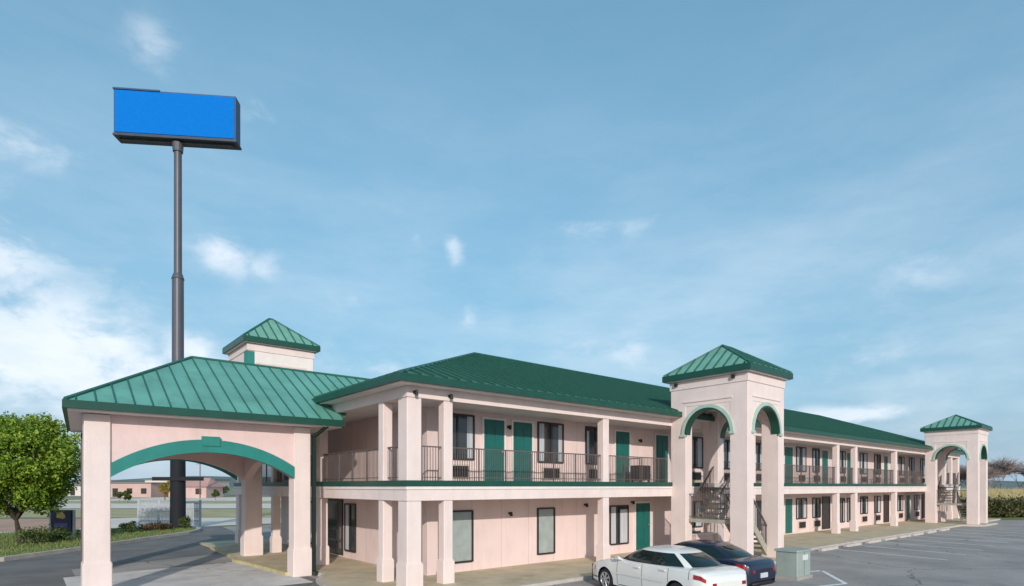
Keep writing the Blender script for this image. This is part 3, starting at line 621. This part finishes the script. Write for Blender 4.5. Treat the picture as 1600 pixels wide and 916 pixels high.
def shrub(name, label, loc, rx, ry, h, leaves, lm, size=.05, group='shrubs', cat='shrub'):
    loc = Vector(loc); t = thing(name, label, cat, loc, group); g = MB()
    cs = [loc + Vector((random.gauss(0, .42) * rx, random.gauss(0, .42) * ry, h * random.uniform(.25, .8))) for _ in range(9)]
    for i in range(leaves):
        c = random.choice(cs); v = Vector((random.gauss(0, 1) * rx, random.gauss(0, 1) * ry, random.gauss(0, 1) * h * .7)).normalized(); r = .38 * random.random() ** .5
        p = c + Vector((v.x * rx * 1.2, v.y * ry * 1.2, v.z * h)) * r
        if p.z < .02: p.z = .03
        leaf_quad(g, p, size * random.uniform(.6, 1.4))
    g.build('foliage', lm, t)
    g = MB()
    for c in cs: g.tube(loc - Vector((0, 0, .05)), c, .02, .008, 4)
    g.build('stems', M['bark'], t); return t
def bare_tree(loc, h, label):
    t = thing('bare_tree', label, 'tree', loc, 'bare trees beyond the hedge'); g = MB(); tips = []
    limb(g, Vector(loc) - Vector((0, 0, .1)), (random.uniform(-.1, .1), random.uniform(-.1, .1), 1), h * .18, .10, 4, tips, .6, 5, 3, .2)
    g.build('trunk', M['twig'], t)
    g = MB()
    for q in tips:
        for _ in range(9):
            g.tube(q, q + Vector((random.gauss(0, .45), random.gauss(0, .45), random.uniform(-.1, .8))), .016, .007, 3)
    g.build('twigs', M['twig'], t)

# grass island with kerb, left
isl = [(-30, 13), (-14, 14.2), (-8.5, 15.5), (-6.05, 18.2), (-2.9, 22.2), (-.6, 24.8), (.3, 26.6), (.75, 28.2), (.5, 30.0), (-.4, 31.2), (-2.5, 31.5), (-12, 30.8), (-30, 29)]
g = MB(); g.prism(isl, -.02, .13); struct('grass_island', g, M['grass'])
g = MB(); offset_strip(isl[:11], -.22, -.02, .16, g); struct('island_kerb', g, M['curb'])
g = MB(); g.quad((-90, 31.6, .006), (60, 31.6, .006), (60, 48, .006), (-90, 48, .006)); struct('road', g, M['lot'])
g = MB(); g.quad(tuple(site(52, -60, .01)), tuple(site(52, -8, .01)), tuple(site(72, -8, .01)), tuple(site(72, -60, .01))); struct('grass_verge', g, M['dry'])
g = MB(); g.quad(tuple(site(74, -90, .012)), tuple(site(74, -10, .012)), tuple(site(150, -10, .012)), tuple(site(150, -90, .012))); struct('far_parking_lot', g, M['lot'])
g = MB(); g.quad(tuple(site(95, -90, .03)), tuple(site(95, -30, .03)), tuple(site(112, -30, .03)), tuple(site(112, -90, .03))); struct('dry_grass_strip', g, M['dry'])
g = MB(); g.quad(tuple(site(36, -45, .014)), tuple(site(36, -27, .014)), tuple(site(50, -36, .014)), tuple(site(50, -60, .014))); struct('bare_soil', g, M['dirt'])
# grass blades on the island: nobody could count them
g = MB()
for i in range(9000):
    x = random.uniform(-14, .4); y = random.uniform(15, 31)
    ok = False; n_ = len(isl)
    for k in range(n_):
        (xa, ya), (xb, yb) = isl[k], isl[(k + 1) % n_]
        if (ya > y) != (yb > y) and x < (xb - xa) * (y - ya) / (yb - ya) + xa: ok = not ok
    if not ok: continue
    a = random.uniform(0, 6.28); hgt = random.uniform(.05, .13)
    g.add([(x - .03 * math.cos(a), y - .03 * math.sin(a), .125), (x + .03 * math.cos(a), y + .03 * math.sin(a), .125), (x + random.gauss(0, .03), y + random.gauss(0, .03), .13 + hgt)], [(0, 1, 2)])
o = struct('grass', g, M['grass'], 'stuff'); o['label'] = 'short grass on the kerbed island'

leafy_tree('leafy_tree', 'round-crowned bright green tree at the left edge', (-7.9, 22.2, .1), 6.6, 2.9, 1.3, 46000, M['leaf'], .078, 150)
bs = [((-7.35, 21.6), .95, .85, 'low green shrub nearest the big tree trunk', 'shrub'), ((-6.25, 22.8), .8, .7, 'low shrub in front of the small dark purple sign', 'shrub'),
      ((-5.1, 24.0), .55, .5, 'dark green shrub beside the canopy\'s front left column', 'shrub'), ((-3.1, 26.2), .42, .62, 'small round dark shrub under the arch, leftmost of the row', 'shrub'),
      ((-2.0, 27.2), .5, .55, 'rust-tinged shrub between the round shrub and the tall pole', 'rust'), ((-1.2, 27.6), .5, .5, 'russet shrub just left of the tall sign pole', 'rust'), ((.0, 28.3), .4, .7, 'dark shrub at the foot of the tall sign pole', 'shrub')]
for (p, r_, h_, lab, lm) in bs: shrub('shrub', lab, (p[0], p[1], .12), r_, r_, h_, 900, M[lm], .055)

# small ground sign
gs = Vector((-6.25, 26.1, .12)); ms = thing('ground_sign', 'small dark purple sign with gold emblem on two white posts', 'sign', gs)
def gbox(mb, l0, l1, d0, d1, z0, z1):
    vs = [gs + RT * l + FW * d + Vector((0, 0, z)) for z in (z0, z1) for l, d in ((l0, d0), (l1, d0), (l1, d1), (l0, d1))]
    return mb.add(vs, [(0, 3, 2, 1), (4, 5, 6, 7), (0, 1, 5, 4), (1, 2, 6, 5), (2, 3, 7, 6), (3, 0, 4, 7)])
g = MB(); gbox(g, -.55, .55, -.1, .1, .25, 1.42); pn = g.build('sign_panel', M['purple'], ms)
for s in (-.66, .60): g = MB(); gbox(g, s, s + .07, -.06, .06, -.1, 1.42); g.build('post', M['whitep'], ms)
g = MB()
pts = [(-.26, 1.02), (-.20, 1.22), (-.06, 1.33), (.10, 1.30), (.22, 1.16), (.25, 1.0), (.10, .94), (-.06, .98)]
vs = [gs + RT * a - FW * d + Vector((0, 0, z)) for d in (.1, .115) for a, z in pts]; n_ = len(pts)
g.add(vs, [tuple(range(n_)), tuple(range(2 * n_ - 1, n_ - 1, -1))] + [(i, (i + 1) % n_, n_ + (i + 1) % n_, n_ + i) for i in range(n_)]); g.build('emblem', M['gold'], pn)
g = MB(); gbox(g, -.34, .36, -.113, -.1, .48, .72); g.build('lettering_band', M['lav'], pn)

# white slatted fence behind the pole
fc = thing('picket_fence', 'white slatted fence behind the tall sign pole', 'fence', tuple(site(41.5, -25.2)))
g = MB()
for i in range(44):
    l = -26.6 + i * .10; a = site(41.5, l); g.bar((a.x, a.y, .05), (a.x, a.y, 1.75), .055, .03)
g.build('slats', M['whitep'], fc)
g = MB()
for z in (.35, 1.05, 1.6): g.bar(tuple(site(41.55, -26.65, z)), tuple(site(41.55, -22.25, z)), .05, .09)
g.build('rail', M['whitep'], fc)
for l in (-26.65, -25.2, -23.7, -22.25): g = MB(); a = site(41.55, l); g.box(a.x - .07, a.x + .07, a.y - .07, a.y + .07, -.02, 1.85); g.build('post', M['whitep'], fc)

# far buildings
def far_house(name, label, d, l0, l1, depth, h, wm_, rm, cat='building', gable=False):
    o0 = site(d, (l0 + l1) / 2); t = thing(name, label, cat, tuple(o0))
    def lb(mb, a, b, c, e, z0, z1):
        vs = [site(dd, l, z) for z in (z0, z1) for l, dd in ((a, c), (b, c), (b, e), (a, e))]
        return mb.add(vs, [(0, 3, 2, 1), (4, 5, 6, 7), (0, 1, 5, 4), (1, 2, 6, 5), (2, 3, 7, 6), (3, 0, 4, 7)])
    g = MB(); lb(g, l0, l1, d, d + depth, -.1, h); g.build('wall', wm_, t)
    g = MB()
    if gable:
        m_ = d + depth / 2; vs = [site(d - .5, l0 - .5, h), site(d - .5, l1 + .5, h), site(m_, l1 - 1, h + gable), site(m_, l0 + 1, h + gable), site(d + depth + .5, l0 - .5, h), site(d + depth + .5, l1 + .5, h)]
        g.add(vs, [(0, 1, 2, 3), (5, 4, 3, 2), (0, 3, 4), (1, 5, 2), (0, 4, 5, 1)])
    else: lb(g, l0 - .3, l1 + .3, d - .3, d + depth + .3, h, h + .25)
    g.build('roof', rm, t)
    n = max(2, int((l1 - l0) / 3.2))
    for i in range(n):
        c = l0 + (l1 - l0) * (i + .5) / n; g = MB(); lb(g, c - .7, c + .7, d - .06, d - .01, .9 if i % 3 else .1, 2.3); g.build('window', M['frame'], t)
    return t
far_house('strip_building', 'far pink strip building with orange front, seen left under the arch', 150, -104, -93, 9, 3.6, M['hpink'], M['hroof'])
far_house('strip_building', 'far long salmon building seen just left of the pole base', 156, -92, -85, 9, 3.9, M['horange'], M['hroof'])
far_house('strip_building', 'far white low building seen beside the tall pole', 165, -104, -84.5, 9, 4.6, M['hwhite'], M['hroof'])
far_house('far_house', 'far pink house with red roof seen right of the tall pole', 140, -81, -73.5, 8, 2.7, M['hpink'], M['hred'], 'house', 2.2)
far_house('far_house', 'far white house with grey roof left of the yellow tree', 175, -134, -122, 9, 3.0, M['hwhite'], M['hroof'], 'house', 1.8)
leafy_tree('yellow_tree', 'small yellow-leaved tree seen just left of the pole', tuple(site(120, -71.5)), 4.2, 1.6, 1.2, 2500, M['gold_leaf'], .16, 40)
for i, (d, l, h, lab) in enumerate(((112, -75.5, 1.9, 'small far shrub-like tree between the orange building and the fence'), (118, -60, 2.2, 'low far tree nearest the canopy rear column'), (100, -66, 1.6, 'small olive tree on the dry grass left of the pole'), (128, -84.5, 2.2, 'tiny dark green tree left of the yellow tree'), (170, -84, 3.6, 'dark far tree by the red-roofed house'), (150, -66, 2.6, 'low far green tree right of the red-roofed house'))):
    leafy_tree('far_tree', lab, tuple(site(d, l)), h, h * .45, .7, 900, M['shrub'], .22, 25)
up_ = site(135, -72.3); ut = thing('utility_pole', 'thin dark utility pole behind the red-roofed house', 'pole', tuple(up_))
g = MB(); g.tube((up_.x, up_.y, 0), (up_.x, up_.y, 8.6), .14, .10, 8); g.build('pole', M['rail'], ut)
g = MB(); g.bar(tuple(site(135, -73.2, 8.0)), tuple(site(135, -71.4, 8.0)), .12, .12); g.build('crossarm', M['rail'], ut)
# hills on the horizon
rows = []
for i in range(121):
    l = -1500 + i * 25; c = []
    for dd, k in ((620, 0), (700, .75), (780, 1.0), (900, .6), (1000, 0)):
        hgt = 12 + 10 * noise.noise(Vector((l * .004, 3.3, 0))) + 4 * noise.noise(Vector((l * .02, 1.3, 0))); c.append(site(dd, l, -.5 + max(.5, hgt) * k))
    rows.append(c)
g = MB(); g.grid(rows); struct('hills', g, M['hill'])

# hedge and bare trees, right
hb = site(52, 47.5); g = MB()
hd = thing('hedge', 'ragged yellow-green hedge at the right edge below the bare trees', 'hedge', tuple(hb))
for i in range(16000):
    u = random.random(); l = 41.5 + u * 12; dd = 51.5 + random.random() * 3.0; top = 1.35 + .7 * noise.noise(Vector((l * .8, 2, 0))) + random.random() ** 4 * .6
    z = top * random.random() ** .6
    leaf_quad(g, site(dd, l, z), .11 * random.uniform(.6, 1.4))
g.build('foliage', M['hedge'], hd)
g = MB()
for i in range(24): a = site(53, 41.8 + i * .5); g.tube((a.x, a.y, -.05), (a.x + random.gauss(0, .2), a.y, 1.8), .03, .012, 4)
g.build('stems', M['bark'], hd)
g = MB(); g.quad(tuple(site(48.5, 34, .02)), tuple(site(48.5, 90, .02)), tuple(site(54, 95, .03)), tuple(site(54, 36, .03))); struct('grass_strip', g, M['grass'])
rows = []
for dd, zz in ((54, .0), (57, 1.1), (60, 1.9), (66, 2.3), (80, 2.4), (110, 1.5), (140, -.1)):
    rows.append([tuple(site(dd, 36 + i * 3, max(-.1, zz + (.25 * noise.noise(Vector((i * .7, dd * .1, 0))) if zz > 0 else 0)) - (.0 if i > 1 else zz * (1 - i * .5)))) for i in range(45)])
g = MB(); g.grid(rows); struct('dry_grass_bank', g, M['dry'])
g = MB()
for i in range(7000):
    l = random.uniform(44, 60); dd = random.uniform(55.5, 62); z = 1.1 + (dd - 57) * .27 if dd > 57 else (dd - 54) * .36; a = site(dd, l, z - .1); hh = random.uniform(.2, .55)
    g.add([a, a + RT * .05, a + RT * random.gauss(.02, .1) + Vector((0, 0, hh))], [(0, 1, 2)])
o = struct('dry_grass', g, M['dry'], 'stuff'); o['label'] = 'tall dry grass on the bank behind the hedge'
adj = ['tall', 'low', 'leaning', 'dense', 'thin', 'broad', 'forked', 'small', 'upright']
for i in range(9):
    bare_tree(tuple(site(61 + (i * 37 % 7), 49.7 + i * .62, 1.7)), (5.2, 6.6, 5.0, 6.2, 7.0, 5.6, 6.6, 5.4, 6.4)[i], 'leafless brown tree above the hedge, %s from the stair tower' % ['first', 'second', 'third', 'fourth', 'fifth', 'sixth', 'seventh', 'eighth', 'ninth'][i])

# ------------------------------------------------------------ green utility cabinet
tf = thing('utility_cabinet', 'pale green metal utility cabinet on the asphalt behind the cars', 'cabinet', (10.3, -5.3, 0))
g = MB(); g.cbox(9.9, 10.8, -5.8, -5.15, .1, .84, .02); cb = g.build('cabinet', M['tgreen'], tf)
g = MB(); g.cbox(9.86, 10.84, -5.84, -5.11, .84, .90, .03); g.build('lid', M['tgreen'], tf)
g = MB(); g.box(9.82, 10.88, -5.83, -5.07, .0, .1); g.build('pad', M['asphalt'], tf)
g = MB(); g.box(10.25, 10.6, -5.812, -5.802, .58, .74); g.build('sticker', M['label'], cb)
g = MB(); g.box(10.345, 10.355, -5.806, -5.80, .12, .84); g.build('door_seam', M['dark'], cb)

# cart on the upper walkway and bench by the lobby
ct = thing('service_cart', 'small dark service cart on the upper walkway beside the nearer stair tower', 'cart', (10.9, .75, 2.83)); 
g = MB(); g.cbox(10.55, 11.25, .5, 1.0, 2.93, 3.52, .03); g.build('body', M['dark'], ct)
g = MB(); g.bar((10.5, .5, 3.5), (10.5, .5, 3.78), .03, .03); g.bar((10.5, 1.0, 3.5), (10.5, 1.0, 3.78), .03, .03); g.bar((10.5, .48, 3.78), (10.5, 1.02, 3.78), .035, .035); g.build('handle', M['rail'], ct)
for x in (10.65, 11.15):
    for y in (.55, .95): g = MB(); g.tube((x, y - .02, 2.885), (x, y + .02, 2.885), .055, n=10); g.build('wheel', M['tire'], ct)
bn_ = thing('bench', 'pale slatted bench against the lobby wall behind the canopy', 'bench', (.75, 10.2, .10))
g = MB()
for i in range(4): g.box(.55 + i * .11, .64 + i * .11, 9.5, 10.9, .52, .55)
g.build('seat', M['whitep'], bn_)
g = MB()
for i in range(3): g.box(.99, 1.02, 9.5, 10.9, .64 + i * .13, .74 + i * .13)
g.build('backrest', M['whitep'], bn_)
for y in (9.6, 10.75): g = MB(); g.box(.57, .62, y, y + .05, .10, .52); g.box(.97, 1.015, y, y + .05, .10, .64); g.bar((.59, y + .025, .5), (1.0, y + .025, .5), .04, .04); g.build('leg', M['rail'], bn_)

# wheel stops
def stop(x, lab):
    t = MB()
    y0, y1 = -2.98, -2.80; z = .004
    prof = [(y0, 0.004), (y0 + .03, .12), (y1 - .03, .12), (y1, .004)]
    vs = [(xx, y, zz) for xx in (x, x + 1.75) for y, zz in prof]
    t.add(vs, [(0, 1, 2, 3), (7, 6, 5, 4), (0, 4, 5, 1), (1, 5, 6, 2), (2, 6, 7, 3), (3, 7, 4, 0)])
    o = t.build('wheel_stop', M['curb']); tag(o, lab, 'wheel stop', 'wheel stops along the sidewalk')
names = ['nearest', 'second', 'third', 'fourth', 'fifth', 'sixth', 'seventh', 'eighth']
for i, x in enumerate((18.6, 21.35, 24.0, 26.3, 28.6, 30.9, 33.4, 36.2)): stop(x, '%s concrete wheel stop by the sidewalk, counting from the stair tower' % names[i])

# ------------------------------------------------------------ CARS  (local: +x nose, +y left)
def lerp_tab(tab, x):
    if x <= tab[0][0]: return tab[0][1]
    for (a, b), (c, d) in zip(tab, tab[1:]):
        if x <= c:
            t = (x - a) / (c - a); t = t * t * (3 - 2 * t) * .5 + t * .5; return b + (d - b) * t
    return tab[-1][1]
def car(label, loc, rotz, paint, LN=4.5, WD=1.68, HT=1.27, light='red', grp='cars parked nose-in'):
    root = thing('parked_car', label, 'car', loc, grp, rotz, local=True)
    h = LN / 2; k = HT / 1.3
    ZT = [(-h, .66), (-h + .05, .80), (-h + .16, .885), (-h + .45, .925), (-1.3, .93), (.75, .905), (1.2, .87), (h - .55, .78), (h - .22, .70), (h - .06, .60), (h, .48)]
    WT = [(-h, .58), (-h + .05, .66), (-h + .14, .75), (-h + .35, .81), (-1.2, .835), (0, .84), (1.2, .835), (h - .5, .80), (h - .2, .72), (h - .07, .62), (h, .50)]
    ZB = [(-h, .34), (-h + .1, .24), (-1.6, .20), (1.7, .20), (h - .1, .22), (h, .32)]
    wx = (-h + .86, h - .87); wr = .29; ar = .345
    s_ = WD / 1.68
    def bottom(x):
        z = lerp_tab(ZB, x)
        for c in wx:
            if abs(x - c) < ar: z = max(z, wr + math.sqrt(ar * ar - (x - c) ** 2))
        return z
    def S(x, t, sgn=1, off=0):
        zt = lerp_tab(ZT, x) * k; ww = lerp_tab(WT, x) * s_; zb = bottom(x); sh = zt - .055
        if t < .7:
            q = t / .7; z = zb + (sh - zb) * q; zz = (z - .2) / max(.05, sh - .2)
            y = ww * (1 - .045 * (1 - zz) ** 2 - .075 * max(0, zz - .55) ** 1.6 * 2.2)
            return (x, sgn * (y + off), z)
        q = (t - .7) / .3; y0 = ww * (1 - .075 * .45 ** 1.6 * 2.2); a = q * math.pi / 2
        y = y0 * math.cos(a) ** .75 if q < 1 else 0
        z = sh + (zt - sh) * math.sin(a) ** .8 if q > 0 else sh
        return (x, sgn * y, z + off)
    xs = sorted(set([-h + LN * i / 70 for i in range(71)] + [-h + .02, -h + .05, -h + .09, h - .02, h - .05, h - .09] + [c + e * ar for c in wx for e in (-1, -.995, -.97, -.9, .9, .97, .995, 1)]))
    ts = [i / 14 * .7 for i in range(15)] + [.7 + .3 * i / 8 for i in range(1, 9)]
    g = MB()
    for sg in (1, -1): g.grid([[S(x, t, sg) for t in ts] for x in xs])
    for x in (-h, h):
        loop = [S(x, t, 1) for t in ts] + [S(x, t, -1) for t in reversed(ts)]; g.add(loop, [tuple(range(len(loop)))])
    body = g.build('body', paint, root, True)
    def patch(x0, x1, t0, t1, sgn, off=.006, n=10, m_=6, mb=None):
        mb = mb or MB(); mb.grid([[S(x0 + (x1 - x0) * i / n, t0 + (t1 - t0) * j / m_, sgn, off) for j in range(m_ + 1)] for i in range(n + 1)]); return mb
    g = MB(); g.box(-h + .12, h - .12, -.68 * s_, .68 * s_, .17, .62 * k); g.build('underbody', M['dark'], root)
    # greenhouse
    xc, a0, b0, zb0 = -.33, 1.40, .745 * s_, .885 * k; xr, a1, b1, zr1 = -.38, .62, .545 * s_, 1.215 * k
    def G(th, s, off=0):
        n0 = 2 / 3.1; c, sn = math.cos(th), math.sin(th); cc = math.copysign(abs(c) ** n0, c); ss = math.copysign(abs(sn) ** n0, sn)
        a = a0 + (a1 - a0) * s; b = b0 + (b1 - b0) * s; bl = .05 * math.sin(math.pi * s); x = xc + (xr - xc) * s + cc * (a + off + bl); y = ss * (b + off + bl * .6)
        return (x, y, zb0 + (zr1 - zb0) * s)
    def gp(t0, t1, s0=0, s1=1, off=0, n=14, m_=6, mb=None):
        mb = mb or MB(); mb.grid([[G(R(t0 + (t1 - t0) * i / n), s0 + (s1 - s0) * j / m_, off) for i in range(n + 1)] for j in range(m_ + 1)]); return mb
    gp(-40, 40, .0, .94).build('windshield', M['cglass'], root, True); gp(142, 218, .0, .94).build('rear_window', M['cglass'], root, True)
    for q in (1, -1):
        gp(q * 40, q * 93, 0, .92).build('side_window', M['cglass'], root, True); gp(q * 93, q * 142, 0, .92).build('side_window', M['cglass'], root, True)
    g = MB()
    rows = [[G(R(360 * i / 72), .90 + .1 * j / 3, .012) for i in range(72)] for j in range(4)]
    for j in range(1, 9):
        f_ = 1 - j / 8; rows.append([(xr + (p[0] - xr) * f_, p[1] * f_, zr1 + (HT - zr1) * (1 - f_ ** 2.4)) for p in rows[3]])
    g.grid(rows, True)
    for q in (1, -1):
        for (ta, tb) in ((37, 44), (134, 148)):
            n = 6; g.grid([[G(R(q * (ta + (tb - ta) * i / n)), s, .012) for i in range(n + 1)] for s in [j / 8 for j in range(9)]])
        g.grid([[G(R(q * (124 + 14 * i / 6 - 0 * s)), s, .010) for i in range(7)] for s in [j / 8 for j in range(5)]]) if False else None
    g.build('roof', paint, root, True)
    g = MB()
    for q in (1, -1): gp(q * 91, q * 95, 0, .95, .008, 3, 4, g)
    g.build('door_pillar', M['dark'], root, True)
    g = MB()
    for q in (1, -1): gp(q * 30, q * 150, 0, .06, .014, 30, 1, g)
    g.build('window_trim', M['dark'], root, True)
    # wheels
    for c in wx:
        for sg in (1, -1):
            wl = MB(); yo = sg * (.80 * s_); prof = [(.0, -.02), (.19, -.02), (.205, .0), (.27, .005), (wr, -.03), (wr, -.16), (.27, -.19), (.0, -.19)]
            rows = [[(c + r_ * math.cos(2 * math.pi * i / 28), yo + sg * d_, wr + r_ * math.sin(2 * math.pi * i / 28)) for i in range(28)] for r_, d_ in prof]
            wl.grid(rows, True); wo = wl.build('wheel', M['tire'], root, True)
            rm = MB()
            ring_ = [[(c + r_ * math.cos(2 * math.pi * i / 28), yo + sg * d_, wr + r_ * math.sin(2 * math.pi * i / 28)) for i in range(28)] for r_, d_ in ((.205, .006), (.185, .008), (.172, -.012))]
            rm.grid(ring_, True)
            for q in range(7):
                a = 2 * math.pi * q / 7; p1 = Vector((c + .03 * math.cos(a), yo + sg * .0, wr + .03 * math.sin(a))); p2 = Vector((c + .185 * math.cos(a), yo + sg * .0, wr + .185 * math.sin(a)))
                side = Vector((-math.sin(a), 0, math.cos(a))); rm.add([p1 - side * .02, p1 + side * .02, p2 + side * .034, p2 - side * .034] + [p + Vector((0, sg * .012, 0)) for p in (p1 - side * .02, p1 + side * .02, p2 + side * .026, p2 - side * .026)], [(0, 1, 2, 3), (4, 5, 6, 7), (0, 1, 5, 4), (1, 2, 6, 5), (2, 3, 7, 6), (3, 0, 4, 7)])
            rm.tube((c, yo - sg * .01, wr), (c, yo + sg * .018, wr), .05, .045, 12); rm.build('rim', M['rim'], wo, False)
    # lamps
    for sg in (1, -1):
        g = patch(-h + .07, -h + .33, .55, .66, sg, .010, 12, 5); g.build('tail_lamp', M['red'], root, True)
        g = patch(h - .32, h - .02, .48, .64, sg, .010, 12, 5); g.build('headlight', M['clear'], root, True)
        g = patch(h - .40, h - .33, .44, .60, sg, .010, 4, 4); g.build('indicator', M['amber'], root, True)
    g = MB(); g.box(-h - .012, -h - .001, -.54 * s_, -.42 * s_, .565 * k, .645 * k); g.box(-h - .012, -h - .001, .42 * s_, .54 * s_, .565 * k, .645 * k); g.build('tail_lamp', M['red'], root)
    g = MB(); g.box(-h - .020, -h - .001, -.17, .17, .42 * k, .55 * k); g.build('number_plate', M['plate'], root)
    # seams, mouldings, handles, mirrors
    for sg in (1, -1):
        g = MB()
        for x in (.78, -.18, -1.08): patch(x - .006, x + .006, .04, .70, sg, .003, 1, 12, g)
        patch(-.97, .74, .03, .05, sg, .003, 20, 1, g); patch(-h + .42, h - .42, .06, .10, sg, .004, 40, 1, g) if False else None
        patch(-1.62, -1.59, .30, .70, sg, .003, 1, 6, g) if False else None
        g.build('door_seams', M['dark'], root, True)
        g = MB()
        for xa, xb in ((wx[0] + ar + .03, wx[1] - ar - .03),): patch(xa, xb, .33, .37, sg, .014, 30, 2, g)
        g.build('side_moulding', paint, root, True)
        for x in (-.10, -1.0):
            p = S(x, .60, sg); g = MB(); g.box(x - .0, x + .17, min(p[1], p[1] + sg * .035), max(p[1], p[1] + sg * .035), p[2] - .015, p[2] + .015); g.build('door_handle', paint, root)
        g = MB(); p = S(.68, .70, sg); y = p[1]
        vs = [(.62, y - sg * .04, p[2] + .02), (.72, y - sg * .04, p[2] + .02), (.74, y + sg * .12, p[2] + .05), (.60, y + sg * .12, p[2] + .05), (.62, y - sg * .04, p[2] + .05), (.70, y - sg * .04, p[2] + .06), (.71, y + sg * .14, p[2] + .15), (.61, y + sg * .14, p[2] + .15)]
        g.add(vs, [(0, 3, 2, 1), (4, 5, 6, 7), (0, 1, 5, 4), (1, 2, 6, 5), (2, 3, 7, 6), (3, 0, 4, 7)]); g.build('wing_mirror', paint, root)
    # bumpers and trunk seam
    g = MB()
    for sg in (1, -1): patch(-h + .004, -h + .50, .18, .22, sg, .006, 14, 1, g); patch(-h + .46, -h + .475, .50, 1.0, sg, .003, 1, 10, g)
    g.build('trunk_seam', M['dark'], root, True); g = MB()
    for sg in (1, -1): patch(h - .52, h - .004, .14, .18, sg, .006, 14, 1, g); patch(.98, .992, .70, 1.0, sg, .003, 1, 8, g)
    g.box(-h - .006, -h + .0, -.55 * s_, .55 * s_, .405 * k, .415 * k); g.box(-h - .006, -h + .0, -.55 * s_, .55 * s_, .235 * k, .30 * k)
    g.build('bumper_lines', M['dark'], root, True)
    return root
car('white four-door sedan parked nose-in before the motel sidewalk', (4.82, -4.6, -.116), R(90 - 11), M['wcar'], 4.36, 1.66, 1.32)
car('dark navy sedan parked beyond the white sedan, by the stair tower', (7.28, -4.0, -.116), R(90 - 3), M['bcar'], 4.3, 1.68, 1.27)
DROP = .12                       # the lot lies a little below the walkways' datum
for o in bpy.data.objects:
    if o.parent is None and o.type in ('MESH', 'EMPTY') and o.get('category') not in ('motel', 'canopy', 'tower', 'car', 'cart'): o.location.z -= DROP
for o in bpy.data.objects:
    if '_o' in o: del o['_o']
